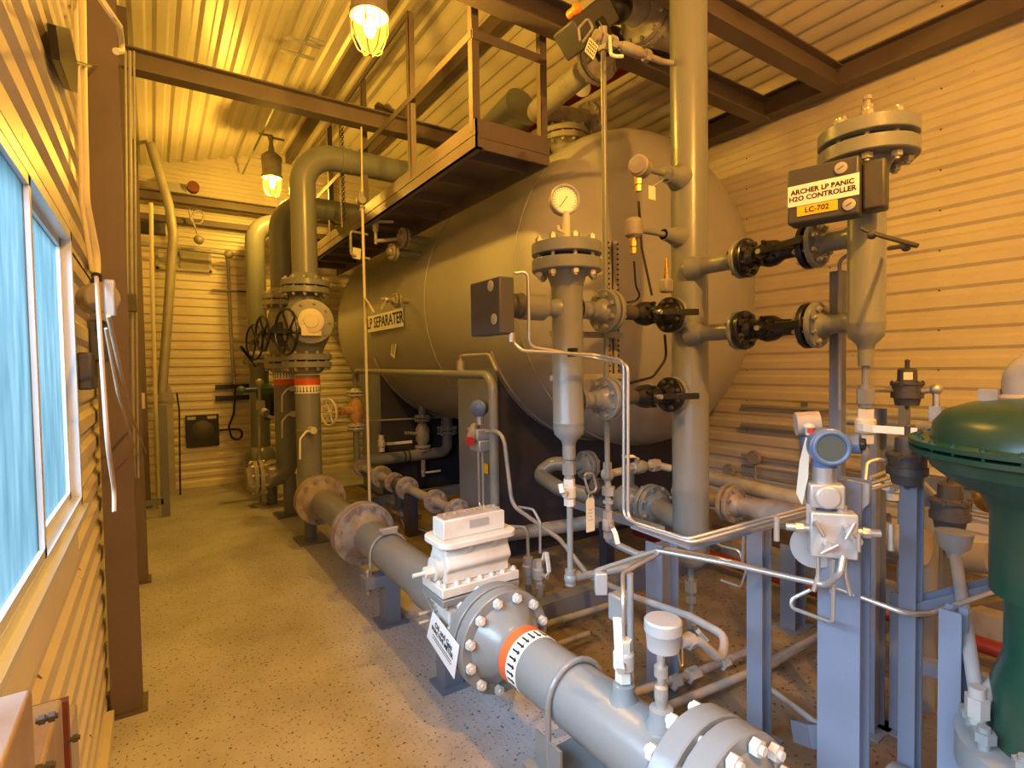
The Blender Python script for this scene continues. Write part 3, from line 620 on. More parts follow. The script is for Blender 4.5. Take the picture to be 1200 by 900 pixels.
text('lettering', 'INACTIVE METER', wS*.098, cen+upp*hS*.03+fn*.003, rt, upv, 'ink', t, bold=.0001)
b = B(); uu = rt.cross(fn)
for k in (.14, .22): b.box(cen-upp*hS*k+fn*.0028, (wS*.66, .003, .0006), (rt, uu, fn))
b.build('small_print', 'ink', t)
b = B(); b.tube([sc_[0], (RXc-.2, OC+.1, .58)], .002, .01, 6); b.build('wire', 'ss', t)
# ------------------------------------------------------------------ vertical riser with gear valve (Y=5.25)
def riser(name, label, x, y, zf0, zf1, ztop, r, xe, bend, m_='grey'):
    t = thing(name, label, 'pipe', (x, y, zf1))
    b = B(); b.tube([(x, y, zf1+.1), (x, y, ztop), (xe, y, ztop)], r, bend, 32, 12); b.build('pipe_barrel', m_, t); return t
t = riser('swan_neck_pipe', 'tall grey swan-neck pipe bending right above the round gearbox', RXc, 5.22, 1.6, 2.35, 3.60, RR*1.02, 2.9, .30)
b = B(); b.lathe((1.55, 5.22, 3.60), X_, [(0, RR), (.0, RR+.012), (.03, RR+.012), (.03, RR)], 28, cap=False); b.lathe((1.63, 5.22, 3.60), X_, [(0, RR), (.0, RR+.008), (.02, RR+.008), (.02, RR)], 28, cap=False); b.build('coupling_ring', 'grey', t)
fl = flange(t, (RXc, 5.22, 2.36), Z_, .43, RR, .055, 12, (.03, .08), 'grey')
t = thing('gear_ball_valve', 'flanged valve with large round cream gearbox cover facing the camera', 'valve', (RXc, 5.22, 1.7))
b = B(); b.lathe((RXc, 5.22, 1.74), Z_, [(0, .13), (.08, .16), (.15, .2), (.35, .2), (.45, .16), (.53, .13)], 32); b.build('valve_body', 'grey', t)
flange(t, (RXc, 5.22, 1.68), Z_, .43, RR, .055, 12, (.06, .03), 'grey')
gd = V((-.16, -1, .0)).normalized(); gc = V((RXc+.02, 5.22, 2.03))+gd*.19
b = B(); b.lathe(gc, gd, [(0, .2), (.045, .2), (.05, .195), (.052, .1)], 36); b.build('gearbox_flange', 'grey', t)
ring_bolts(t, gc+gd*.045, gd, .165, 9, .05, .017, 'grey', ph=.3)
b = B(); b.lathe(gc+gd*.05, gd, [(0, .115), (.05, .11), (.055, .1), (.058, .065), (.066, .06), (.067, 0)], 30); u, v2, _ = frame_of(gd)
b.box(gc+gd*.075-Z_*.085, (.05, .17, .09), (gd, X_, Z_)); b.build('gearbox', 'cream', t)
sh = gc+gd*.08+V((-.08, 0, -.1))
b = B(); b.cyl(sh, sh-X_*.13, .014); b.build('input_shaft', 'black', t)
handwheel(t, sh-X_*.13, V((-1, -.28, 0)), .2, 'black', .012, 5)
# ------------------------------------------------------------------ second riser
Y2 = 6.3
t = riser('swan_neck_pipe', 'darker swan-neck pipe standing behind the nearest swan-neck pipe', RXc, Y2, 1.6, 2.35, 3.42, RR*1.02, 2.2, .3)
flange(t, (RXc, Y2, 2.36), Z_, .40, RR, .055, 12, (.03, .08), 'greyd')
t = thing('gear_ball_valve', 'flanged valve with black handwheel behind the round gearbox', 'valve', (RXc, Y2, 1.7))
b = B(); b.lathe((RXc, Y2, 1.74), Z_, [(0, .13), (.08, .15), (.15, .18), (.35, .18), (.45, .15), (.53, .13)], 28); b.build('valve_body', 'greyd', t)
flange(t, (RXc, Y2, 1.68), Z_, .40, RR, .055, 12, (.06, .03), 'greyd')
b = B(); g2 = V((RXc-.05, Y2-.24, 1.98)); b.cyl((RXc, Y2, 1.98), g2, .13); b.cyl(g2, g2-X_*.2, .015); b.build('gearbox', 'black', t); handwheel(t, g2-X_*.2, V((-1, -.2, 0)), .18, 'black', .013, 5)
t = thing('riser_pipe', 'lower grey riser with dark red band and two drain valves, behind the first', 'pipe', (RXc, Y2, .3))
b = B(); b.tube([(RXc, Y2, 1.6), (RXc, Y2, .44), (RXc-.3, Y2, .44)], RR, .2, 28, 10); b.build('pipe_barrel', 'grey', t)
band(t, (RXc, Y2, 1.44), Z_, RR, 0, .06, .14, 24)
flange(t, (RXc-.3, Y2, .44), X_, .38, RR, .045, 10, .06, 'greyd')
b = B(); b.cyl((RXc+.02, Y2-.02, 0), (RXc+.02, Y2-.02, .44), .07); b.bb((RXc-.14, Y2-.17, 0), (RXc+.16, Y2+.13, .014)); solo('pipe_stand', b, 'steel', 'slate tubular stand with plate under the second riser', 'support')
for (px_, py_, yy, lb) in ((366, 504, 5.22, 'drain valve with bent lever on the nearest riser'), (343, 455, Y2, 'upper drain valve with bent lever on the second riser'), (343, 485, Y2, 'lower drain valve with bent lever on the second riser')):
    p = P(px_, py_, Y=yy-RR-.05); t = thing('drain_valve', lb, 'valve', p)
    b = B(); b.cyl(p+Y_*.07, p-Y_*.03, .03, n=14); b.hexa(p-Y_*.02, p-Y_*.05, .034); b.build('valve_body', 'white', t)
    b = B(); b.tube([p-Y_*.03, p+V((-.06, -.03, -.005)), p+V((-.115, -.03, -.07)), p+V((-.12, -.03, -.25))], .009, .03, 8); b.build('handle', 'wheel', t)
# third riser, far
Y3 = 7.75
t = thing('swan_neck_pipe', 'farthest pale yellow lit riser next to the far wall', 'pipe', (1.16, Y3, 1.0))
b = B(); b.tube([(1.16, Y3, .5), (1.16, Y3, 3.55), (1.9, Y3, 3.55)], .12, .28, 28, 10); b.build('pipe_barrel', 'grey', t)
flange(t, (1.16, Y3, 1.75), Z_, .38, .11, .05, 10, .06, 'greyd')
b = B(); b.cyl((1.16, Y3-.05, 1.6), (.92, Y3-.3, 1.9), .02); b.build('stem', 'black', t); handwheel(t, P(298, 401, Y=Y3-.3), V((-1, -.3, 0)), .22, 'black', .013, 5)
b = B(); b.sphere((1.16, Y3, .42), .21, 20, 12); b.build('valve_body', 'grey', t)
b = B(); b.cyl((1.16, Y3, 0), (1.16, Y3, .3), .06); b.build('stub', 'steel', t)
gx = P(314, 462, Y=7.2)
t = thing('small_actuator', 'small dark green actuator half hidden behind the second riser', 'actuator', gx)
b = B(); b.lathe(gx-Z_*.32, Z_, [(0, .05), (.1, .07), (.22, .1), (.3, .14), (.34, .14), (.4, .12), (.44, .04), (.46, 0)], 24); b.build('casing', 'green', t)
b = B(); b.cyl(gx+V((-.02, 0, .06)), gx+V((-.28, -.02, .06)), .03); b.sphere(gx+V((-.3, -.02, .06)), .055); b.build('junction_head', 'blue', t)
b = B(); a = P(304, 448, Y=7.0); b.tube([a, P(304, 590, Z=0.02)], .018, .03, 10); b.lathe(P(304, 592, Z=0), Z_, [(0, .09), (.02, .09), (.03, .02)], 14); solo('instrument_stand', b, 'cond', 'thin grey pipe stand left of the second riser', 'stand')
t = thing('transmitter', 'small round headed transmitter on the thin pipe stand', 'instrument', a)
b = B(); b.sphere(a, .045); b.cyl(a-Z_*.04, a-Z_*.3, .014); b.build('housing', 'alu', t); b = B(); c2 = a+V((0, -.02, -.27)); b.box(c2, (.09, .07, .1)); b.cyl(c2+V((0, -.03, -.1)), c2+V((.14, -.05, -.17)), .02); b.cyl(c2+V((.02, -.05, -.08)), c2+V((.05, -.09, -.1)), .05); b.build('manifold', 'alu', t)
b = B(); c0 = P(318, 553, Y=6.9); b.sphere(c0, .15, 20, 12); b.cyl(c0-X_*.2, c0+X_*.2, .11); b.cyl(c0, c0-Y_*.19, .13); t = thing('floor_valve', 'squat grey valve on the floor left of the second riser', 'valve', c0-Z_*.3); b.build('valve_body', 'greyd', t)
ring_bolts(t, c0-Y_*.19, Y_, .1, 8, .03, .014, 'greyd'); b = B(); b.cyl(c0-Z_*.12, (c0.x, c0.y, 0), .06); b.build('stand', 'steel', t)
# ------------------------------------------------------------------ smaller run behind the meter run
s0 = P(510, 588, Z=.45); SX, SZ = 2.0, .44
def sy(x): # depth on the small run's axis where it shows at image column x
    lo, hi = 2.0, 9.0
    for _ in range(40):
        mi = (lo+hi)/2; d = V((SX, mi, SZ))-V((0, 0, EYE)); xx = 600+F_PX*d.dot(CR)/d.dot(CF)
        if xx > x: lo = mi
        else: hi = mi
    return lo
ys = {k: sy(k) for k in (425, 447, 463, 476, 510, 536, 560)}
t = thing('meter_run_pipe', 'thinner grey flanged pipe run behind the big run, with rusty flanges', 'pipe', (SX, ys[510], 0))
b = B(); b.cyl((SX, ys[425]+.12, SZ), (SX, ys[560]-.15, SZ), .042, n=20); b.build('pipe_barrel', 'greyd', t)
for k, D in ((425, .2), (447, .23), (510, .2), (536, .2)): flange(t, (SX, ys[k], SZ), Y_, D, .042, .024, 8, .05, 'rusty', 'rusty', br=.011)
t = thing('flanged_valve', 'small dark flanged valve in the thin pipe run with drain below', 'valve', (SX, ys[470] if 470 in ys else (ys[463]+ys[476])/2, SZ-.2))
ym = (ys[463]+ys[476])/2
b = B(); b.lathe((SX, ym-.1, SZ), Y_, [(0, .05), (.05, .085), (.15, .085), (.2, .05)], 20); b.cyl((SX, ym, SZ-.05), (SX, ym, SZ-.2), .06); b.cyl((SX, ym, SZ-.2), (SX, ym, SZ-.23), .085); b.build('valve_body', 'cast', t)
flange(t, (SX, ys[463]+.02, SZ), Y_, .2, .042, .022, 8, .04, 'rusty', 'rusty', br=.011); flange(t, (SX, ys[476]-.02, SZ), Y_, .22, .042, .022, 8, .04, 'rusty', 'rusty', br=.011)
dv = V((SX, ym-.02, SZ-.3))
ball_valve('little drain ball valve with brass lever under the thin pipe run', dv, Z_, -Y_, .09, .016, 'alu', 'brass', -X_, .09)
pipe('bent steel drain tube leaving the valve under the thin pipe run', [dv-Z_*.05, dv+V((.02, -.02, -.13)), dv+V((.08, -.15, -.1)), dv+V((.5, -.5, -.28))], .008, 'ss', .03, 'tube', 'drain_tube', n=8)
b = B(); b.bb((SX-.05, ym-.3, 0), (SX+.05, ym-.2, SZ-.045)); solo('pipe_stand', b, 'navy', 'dark steel post holding up the thin pipe run', 'support')
# column with gate valve and the pipe looping over to the saddle
cy_ = ys[425]+.2; cz0 = P(423, 500, X=SX).z
ctop = 1.57
t = thing('loop_pipe', 'grey pipe that rises, runs level before the tank and drops by the transmitter', 'pipe', (SX, cy_, .44))
c_end = P(577, 440, X=SX)
b = B(); b.tube([(SX, cy_-.04, SZ), (SX, cy_+.0, SZ+.02), (SX, cy_, .98)], .038, .05, 18); b.build('riser_barrel', 'grey', t); b = B(); b.tube([(SX, cy_, 1.34), (SX, cy_, ctop), (SX, c_end.y, ctop-.03), (SX, c_end.y, .0)], .032, .12, 18, 8); b.build('pipe_barrel', 'grey', t)
b = B(); tx = P(540, 440, X=SX); b.hexa((SX, tx.y, ctop), (SX, tx.y, ctop+.08), .03); b.tube([(SX, tx.y, ctop+.07), (SX, tx.y, ctop+.12), (SX+.05, tx.y-.35, ctop+.12), (SX+.05, tx.y-.45, ctop+.0)], .012, .05, 8); b.build('branch_fitting', 'greyd', t)
zg = P(425, 482, X=SX).z
t = thing('gate_valve', 'weathered orange gate valve with white handwheel on a vertical pipe', 'valve', (SX, cy_, zg-.2))
b = B(); b.lathe((SX, cy_, zg-.16), Z_, [(0, .05), (.05, .07), (.1, .09), (.22, .09), (.27, .07), (.32, .05)], 20); b.cyl((SX, cy_, zg), (SX-.16, cy_-.05, zg), .06, .045); b.build('valve_body', 'orange', t)
b = B(); hd = V((-1, -.3, 0)).normalized(); b.cyl(V((SX-.15, cy_-.04, zg)), V((SX, cy_, zg))+hd*.34, .014); b.cyl(V((SX, cy_, zg))+hd*.2, V((SX, cy_, zg))+hd*.215, .055, n=8); b.cyl(V((SX, cy_, zg))+hd*.26, V((SX, cy_, zg))+hd*.275, .05, n=8); b.build('bonnet', 'orange', t)
handwheel(t, V((SX, cy_, zg))+hd*.36, V((-1, -.32, 0)), .15, 'wheel', .012, 6)
flange(t, (SX, cy_, zg+.2), Z_, .2, .045, .024, 8, .03, 'white', 'zinc', br=.011); flange(t, (SX, cy_, zg-.2), Z_, .2, .045, .024, 8, .03, 'white', 'zinc', br=.011)
b_y = P(450, 540, X=2.3).y
bz = .5
t = thing('branch_pipe', 'grey pipe with dark bands turning up into the underside of the tank', 'pipe', (2.6, b_y, .4))
ex = P(524, 505, Y=b_y).x
b = B(); b.tube([(SX, b_y, bz), (ex, b_y, bz), (ex, b_y, .72)], .07, .14, 20, 8); b.build('pipe_barrel', 'grey', t); b = B(); b.cyl((ex, b_y, .8), (ex, b_y, 1.1), .075); b.build('tank_stub', 'grey', t)
flange(t, (ex, b_y, .78), Z_, .26, .07, .03, 8, .04, 'greyd', br=.012)
for xx in (.47, .52): b = B(); b.cyl((SX+(ex-SX)*xx, b_y, bz), (SX+(ex-SX)*xx+.02, b_y, bz), .0715, n=20); b.build('tape_band', 'ink', t)
vb = P(447, 524, Y=b_y); 
ball_valve('upright white ball valve with lever on the banded branch pipe', (vb.x, b_y, bz+.19), Z_, V((.6, -1, 0)), .2, .035, 'white', 'wheel', X_, .3)
vx = P(495, 500, Y=b_y).x
t = thing('gate_valve', 'dark grey flanged valve hanging under the tank beside the branch elbow', 'valve', (vx, b_y, .5))
b = B(); b.lathe((vx, b_y, .62), Z_, [(0, .05), (.06, .09), (.2, .09), (.28, .05)], 18); b.cyl((vx, b_y, .76), (vx-.25, b_y-.05, .8), .02); b.build('valve_body', 'greyd', t); b = B(); b.cyl((vx, b_y, 1.0), (vx, b_y, 1.35), .045); b.build('tank_stub', 'greyd', t); b = B(); b.cyl((vx, b_y, .55), (vx, b_y, .3), .03); b.build('drain_stub', 'greyd', t)
flange(t, (vx, b_y, .96), Z_, .2, .045, .022, 8, .03, 'greyd', br=.01); flange(t, (vx, b_y, .58), Z_, .2, .045, .022, 8, .03, 'greyd', br=.01)
ball_valve('tiny lever valve below the dark valve under the tank', (vx, b_y, .28), Z_, -Y_, .12, .025, 'alu', 'wheel', X_, .2)
# skid members on the floor below the tank
def bx(nm, a, c, m_, lb, cat, bevel=0): b = B(); b.bb(a, c); return solo(nm, b, m_, lb, cat, bevel=bevel)
a1 = P(532, 543, Z=.1)
bx('skid_beam', (1.75, 6.0, 0), (4.6, 6.09, .1), 'steel', 'pale floor level skid member crossing under the tank', 'beam')
bx('skid_beam', (2.2, 5.2, 0), (2.3, 6.0, .06), 'steel', 'short skid member along the floor beside the tank saddle', 'beam')
pipe('thin conduit running level behind the risers towards the gate valve', [P(372, 496, Y=6.4), P(520, 489, Y=6.4)], .012, 'cond', cat='conduit', name='conduit')
# ------------------------------------------------------------------ long thin stand pipe in front of tank
LX = 1.66
a = P(429, 586, X=LX); a2 = P(429, 420, X=LX); yy = a2.y
t = imp_t = thing('impulse_pipe', 'very thin vertical pale pipe rising from floor past the tank lettering', 'pipe', (LX, yy, 0))
zt = P(426, 238, Y=yy).z
b = B(); b.cyl((LX, yy, .0), (LX, yy, zt), .0135, n=12); b.cyl((LX, yy, zt), (LX+.01, yy, zt+.75), .009, n=10); b.build('pipe_barrel', 'cream', t)
b = B(); b.lathe((LX-.01, yy-.04, zt+.02), Y_, [(0, .0), (.0, .035), (.02, .045), (.06, .04), (.08, .02)], 16); b.cyl((LX, yy, zt-.05), (LX, yy, zt+.1), .022); b.build('cross_fitting', 'greyd', t)
v = P(440, 262, X=1.85); ball_valve('pale upright ball valve with lever beside the upper tank nozzle', v, Z_, V((-1, -1, 0)), .16, .026, 'cream', 'cream', V((.8, -.4, 0)), .2)
b = B(); b.tube([v-Z_*.07, v-Z_*.2], .016); b.tube([v-Z_*.17, V((2.1, p2.y, p2.z))], .02); b.tube([v+V((-.1, -.05, -.13)), v+V((-.28, -.1, -.13)), v+V((-.28, -.1, -.35)), v+V((-.1, -.1, -.37))], .012, .03, 8); solo('branch_fitting', b, 'greyd', 'small bore fittings linking the upper nozzle valve to the thin pipe', 'fitting')
tg = P(418, 297, X=1.62); b = B(); b.box(tg, (.004, .085, .1), (V((.6, .6, 0)).normalized(), V((-.7, .7, .25)).normalized(), V((0, -.3, 1)).normalized())); solo('paper_tag', b, 'tag', 'square paper tag hanging by the upper tank nozzle', 'tag')
b = B(); b.tube([P(428, 350, X=LX), P(433, 357, X=LX-.02), P(438, 366, X=LX-.02)], .01, .02, 8); b.build('bent_lever', 'cream', imp_t)
# ------------------------------------------------------------------ level bridle: chamber 1, tall vessel, chamber 2
BY = 1.82; C1X = 1.515; TVX = 2.345
def chamber(name, label, x, y, z0, z1, r, D, nb, legz, mt='grey', th=.052):
    t = thing(name, label, 'vessel', (x, y, z0))
    b = B(); b.lathe((x, y, z0), Z_, [(0, r*.42), (.02, r*.5), (.05, r*.95), (.075, r), (.095, r), (.1, r*1.03), (.106, r), (z1-th-.05-z0, r)], 32); b.build('chamber_barrel', mt, t)
    f = flange(t, (x, y, z1), Z_, D, r*1.05, th, nb, (.06, 0), mt, 'zinc', br=D*.06, gap=.018, hub=1.2)
    b = B(); b.lathe((x, y, legz), Z_, [(0, .0135), (z0-.06-legz, .0135), (z0-.06-legz, r*.42), (z0-.02-legz, r*.44), (z0-legz, r*.42)], 18); b.build('drain_leg', mt, t)
    return t
z_1b = P(665, 512, Y=BY).z; z_1t = P(665, 345, Y=BY).z
c1t = P(665, 330, Y=BY).z
t = chamber('level_chamber', 'slim grey level chamber with dial gauge on its bolted top flange', C1X, BY, P(665, 522, Y=BY).z, P(665, 303, Y=BY).z, .068, .305, 8, P(667, 680, Y=BY).z)
def noz(root, a, c, r, m_='grey', d_bead=True):
    b = B(); b.cyl(a, c, r, n=20)
    d = (V(c)-V(a)).normalized(); b.lathe(V(c)-d*.035, d, [(0, r), (.015, r*1.25), (.035, r*1.4)], 20, cap=False); return b.build('nozzle', m_, root)
zU, zL = P(665, 362, Y=BY).z, P(668, 470, Y=BY).z
for z in (zU, zL): noz(t, (C1X+.13, BY, z), (C1X+.055, BY, z), .04)
b = B(); b.lathe((C1X-.06, BY, zU), -X_, [(0, .045), (.02, .036), (.05, .036), (.075, .056), (.19, .056), (.195, .03)], 20); b.build('side_coupling', 'grey', t)
# union + collars on leg
b = B(); zz = P(667, 548, Y=BY).z; b.hexa((C1X, BY, zz-.03), (C1X, BY, zz+.02), .03); b.cyl((C1X, BY, zz-.05), (C1X, BY, zz+.035), .022); b.build('union', 'grey', t)
b = B(); zz = P(667, 678, Y=BY).z; b.sphere((C1X, BY, zz), .03, 14, 8); b.cyl((C1X, BY, zz+.04), (C1X, BY, zz-.03), .024); b.cyl((C1X, BY, zz), (C1X+.05, BY, zz), .024); b.build('elbow', 'grey', t)
z = P(665, 577, Y=BY).z
ball_valve('white boxy ball valve with brass stem on the slim chamber drain', (C1X, BY, z), Z_, V((-1, -.5, 0)), .12, .024, 'white', 'white', V((0, .3, 1)), .05)
# black valves
def black_valve(label, c, d, hd, hlen, L=.16, tilt=None):
    c = V(c); d = V(d).normalized(); hd = V(hd).normalized(); t = thing('black_ball_valve', label, 'valve', c)
    side = d.cross(Z_).normalized()
    if side.dot(V((0, 0, EYE))-c) < 0: side = -side
    b = B(); b.lathe(c-d*L/2, d, [(0, .035), (L*.1, .04), (L*.3, .055), (L*.55, .06), (L*.75, .05), (L, .036)], 20)
    b.cyl(c, c+side*.075, .03, n=14); b.build('valve_body', 'black', t)
    ring_bolts(t, c+side*.05, side, .045, 6, .03, .009, 'black')
    s = B(); s.hexa(c+side*.07, c+side*.098, .012); s.build('stem_nut', 'zinc', t)
    h = B(); q = c+side*.082; h.box(q+hd*hlen*.25, (hlen*.5, .024, .01), (hd, Z_.cross(hd).normalized() if abs(hd.z) < .5 else side, side)); 
    up = side.cross(hd).normalized()
    h = B(); h.box(q+hd*hlen*.22, (hlen*.5, .026, .009), (hd, up, side)); h.box(q+hd*hlen*.72, (hlen*.56, .03, .018), (hd, up, side)); h.build('handle', 'black', t, .003)
    return t
def bridle(root, p0, p1, z, lab, hd, hlen, m2='grey'):
    """p0 chamber side, p1 tall vessel side; flange, black valve, flange"""
    p0 = V((*p0, z)); p1 = V((*p1, z)); d = (p1-p0).normalized(); L = (p1-p0).length
    f1 = p0+d*L*.17; f2 = p0+d*L*.80
    return f1, f2, d
# chamber1 side (along X)
for z, lb, dz in ((zU, 'upper', 0), (zL, 'lower', 0)):
    xf1, xf2 = P(711, 365, Y=BY).x, P(788, 365, Y=BY).x
    t = thing('bridle_spool', '%s grey flanged spool between the slim chamber and the tall vessel' % lb, 'pipe', (xf1, BY, z))
    flange(t, (xf1, BY, z), X_, .2, .038, .024, 8, .04, 'grey', 'zinc', br=.0125, gap=.01)
    b = B(); b.cyl((xf1-.06, BY, z), (C1X+.12, BY, z), .04); b.build('nozzle', 'grey', t)
    xb = xf1+.04
    b = B(); b.lathe((xb, BY, z), X_, [(0, .05), (.02, .05), (.03, .034), (xf2-xb-.12, .034)], 20); b.build('spool', 'cast', t)
    flange(t, (xf2-.01, BY, z), X_, .18, .034, .022, 8, .05, ('black', 'grey'), 'cast', br=.0115, gap=.008)
    b = B(); b.cyl((xf2+.05, BY, z), (TVX-.09, BY, z), .044); b.lathe((TVX-.15, BY, z), X_, [(0, .044), (.04, .06), (.05, .065)], 20, cap=False); b.build('nozzle', 'grey', t)
    xv = (xf1+xf2)/2+.03
    black_valve('%s black lever valve between slim chamber and tall vessel, lever pointing right' % lb, (xv, BY, z), X_, V((.9, -.42, 0)), .20)
# tall vessel
TR_ = .093
t = thing('tall_vessel', 'tallest upright grey pipe vessel rising from skid through to ceiling', 'vessel', (TVX, BY, .5))
zb = P(808, 665, Y=BY).z
b = B(); b.lathe((TVX, BY, zb), Z_, [(0, .03), (.012, .06), (.035, .084), (.06, TR_), (P(808, 575, Y=BY).z-zb, TR_), (P(808, 572, Y=BY).z-zb, TR_+.003), (P(808, 568, Y=BY).z-zb, TR_), (3.95-zb, TR_)], 40); b.build('vessel_barrel', 'grey', t)
leg = P(808, 800, Y=BY).z
b = B(); b.cyl((TVX, BY, zb+.005), (TVX, BY, .07), .017); zz = P(808, 687, Y=BY).z; b.hexa((TVX, BY, zz-.03), (TVX, BY, zz+.03), .034); zz = P(808, 702, Y=BY).z; b.hexa((TVX, BY, zz-.02), (TVX, BY, zz+.015), .03); b.build('drain_leg', 'grey', t)
ball_valve('grey ball valve with white lever on the tall vessel drain', (TVX, BY, P(810, 730, Y=BY).z), Z_, V((-.6, -1, 0)), .12, .026, 'grey', 'wheel', V((.5, 0, -.5)), .12)
# dome sensor head and nozzles left of tall vessel
for (py_, lb) in ((207, 'round grey sensor head on a stub high on the tall vessel'), (277, 'small round head with brass gland left of the tall vessel')):
    z = P(790, py_, Y=BY).z; xx = P(748 if py_ == 207 else 742, py_, Y=BY).x
    t = thing('sensor_head', lb, 'sensor', (xx, BY, z)); big = py_ == 207
    b = B(); b.lathe((TVX-.05, BY, z), -X_, [(0, .07), (.04, .068), (.075, .045), (.12, .042)] if big else [(0, .062), (.035, .055), (.11, .034), (.15, .03)], 20); b.hexa((TVX-.16, BY, z), (TVX-.20, BY, z), .034 if big else .028); b.cyl((TVX-.19, BY, z), (xx+.02, BY, z), .014); b.build('nozzle', 'grey', t)
    b = B()
    if big: b.lathe((xx+.045, BY+.01, z), V((-1, -.45, -.05)), [(0, .03), (.01, .05), (.075, .05), (.08, .042), (.088, .04), (.09, 0)], 20)
    else: b.lathe((xx+.005, BY, z-.045), Z_, [(0, .025), (.015, .042), (.08, .042), (.095, .03), (.1, 0)], 20)
    b.build('housing', 'greyd', t)
    b = B(); b.cyl((xx, BY, z-.03), (xx, BY, z-.06), .018); b.hexa((xx, BY, z-.055), (xx, BY, z-.085), .019); b.hexa((xx, BY, z-.09), (xx, BY, z-.118), .017); b.build('cable_gland', 'brass', t)
h1 = P(748, 240, Y=BY); h2 = P(742, 300, Y=BY)
pipe('black cable curving from the upper sensor head to the black valve', [V((P(748, 207, Y=BY).x, BY, P(748, 236, Y=BY).z)), P(752, 290, Y=BY-.02), P(764, 346, Y=BY-.06)], .006, 'rubber', .08, 'cable', 'black_cable', n=8)
pipe('black cable dropping from the lower sensor head behind the black valve', [P(743, 306, Y=BY), P(745, 335, Y=BY+.02), P(753, 352, Y=BY+.06), P(720, 356, Y=BY+.1)], .005, 'rubber', .05, 'cable', 'black_cable', n=8)
pipe('black cable looping below the upper black valve towards the level strip', [P(779, 392, Y=BY+.1), P(781, 420, Y=BY+.1), P(765, 442, Y=BY+.1), P(738, 449, Y=BY+.1)], .007, 'rubber', .08, 'cable', 'black_cable', n=8)
g3 = P(781, 335, Y=1.84)
t = thing('sensor_head', 'small grey elbow fitting with upright brass gland against the tall vessel', 'sensor', g3)
b = B(); b.box(g3, (.06, .05, .07)); b.build('housing', 'greyd', t, .01); b = B(); b.hexa(g3+Z_*.03, g3+Z_*.06, .014); b.hexa(g3+Z_*.065, g3+Z_*.09, .012); b.cyl(g3+Z_*.09, g3+Z_*.14, .009); b.build('cable_gland', 'brass', t)
tgp = P(764, 226, Y=1.7); b = B(); b.box(tgp, (.045, .002, .06)); b.tube([tgp+Z_*.028, V((TVX-.2, BY, P(764, 207, Y=BY).z))], .0015, .01, 5); solo('paper_tag', b, 'tag', 'cream tag beside the upper sensor head of the tall vessel', 'tag')
# top assembly: tube, small valve train, dark actuator box
xa = P(707, 60, Y=BY+.1); ya = BY+.1
t = thing('impulse_pipe', 'thin upright tube hanging from valve train beside the level strip', 'pipe', (xa.x, ya, 1))
zt_ = P(706, 55, Y=ya).z; zb_ = P(710, 560, Y=ya).z
b = B(); b.cyl((xa.x, ya, zb_), (xa.x, ya, zt_), .0135, n=12); b.build('pipe_barrel', 'grey', t)
b = B(); b.hexa((xa.x, ya, zt_-.02), (xa.x, ya, zt_+.02), .026); b.cyl((xa.x, ya, zt_), (xa.x-.02, ya-.02, zt_+.08), .02); b.build('union', 'greyd', t)
t = thing('valve_train', 'small bore valve train joining the thin tube to tall vessel top', 'valve', (xa.x+.2, ya, zt_))
b = B(); a = P(697, 42, Y=ya); c = P(775, 72, Y=ya-.05)
dd = (c-a).normalized(); b.cyl(a, c, .016, n=12); b.hexa(a+dd*.03, a+dd*.06, .032); b.hexa(a+dd*.09, a+dd*.12, .032); b.cyl(a+dd*.0, a+dd*.02, .03); b.lathe(a+dd*.15, dd, [(0, .02), (.02, .027), (.12, .027), (.14, .02)], 14); b.hexa(a+dd*.3, a+dd*.33, .03); b.cyl(c, (TVX, BY, c.z), .014); b.build('valve_body', 'greyd', t)
b = B(); k = a+dd*.06; b.tube([k+V((0, -.03, 0)), P(716, 66, Y=ya-.1), P(730, 66, Y=ya-.12)], .008, .02, 8); b.build('handle', 'wheel', t)
tgp = P(693, 57, Y=ya-.12); t = thing('metal_tag', 'perforated tag plate hanging beside the dark actuator box', 'tag', tgp)
tr_ = V((1, 0, -.45)).normalized(); tu_ = V((.45, 0, 1)).normalized()
b = B(); b.box(tgp, (.055, .003, .075), (tr_, V((0, 1, 0)), tu_)); b.build('plate', 'tag', t); b = B(); b.tube([tgp+tu_*.035, V((xa.x, ya, zt_+.02))], .002, .01, 5); b.build('wire', 'zinc', t)
b = B()
for i_ in range(5):
    for j_ in range(4): b.box(tgp-Y_*.0022+tr_*(i_-2)*.0095+tu_*(j_-1.5)*.016, (.006, .001, .009), (tr_, V((0, 1, 0)), tu_))
b.build('perforation', 'ink', t)
# actuator: box with orange button
A0 = P(672, 40, Y=2.45); 
t = thing('valve_actuator', 'dark box shaped valve actuator with orange button above the walkway end', 'actuator', A0)
ad = V((.72, -.1, .70)).normalized(); an = V((0, -1, 0)); an = (an-ad*an.dot(ad)).normalized(); au = ad.cross(an)
b = B(); b.box(P(687, 32, Y=2.5), (.34, .2, .17), (ad, an, au)); b.build('actuator_case', 'box', t, .012)
b = B(); q = P(706, 50, Y=2.45); b.box(q-au*.02, (.06, .16, .2), (ad, an, au)); b.build('end_cap', 'black', t, .01)
b = B(); q = P(676, 10, Y=2.42); b.sphere(q, .032); b.cyl(q, q+Y_*.07, .025); b.build('button', 'orangelamp', t)
b = B(); hh = [P(680, 48, Y=2.3), P(678, 33, Y=2.3), P(689, 21, Y=2.3), P(695, 33, Y=2.3), P(683, 49, Y=2.3)]; b.tube(hh, .007, .02, 8); b.build('grab_handle', 'greyd', t)
b = B(); q = P(724, 8, Y=2.55); b.sphere(q, .1, 12, 8); b.build('valve_neck', 'black', t)
fc = P(757, 20, Y=2.6)
t = thing('vent_pipe', 'big dark vent pipe with flanges rising behind the tall vessel to the roof', 'pipe', fc-Z_*.3)
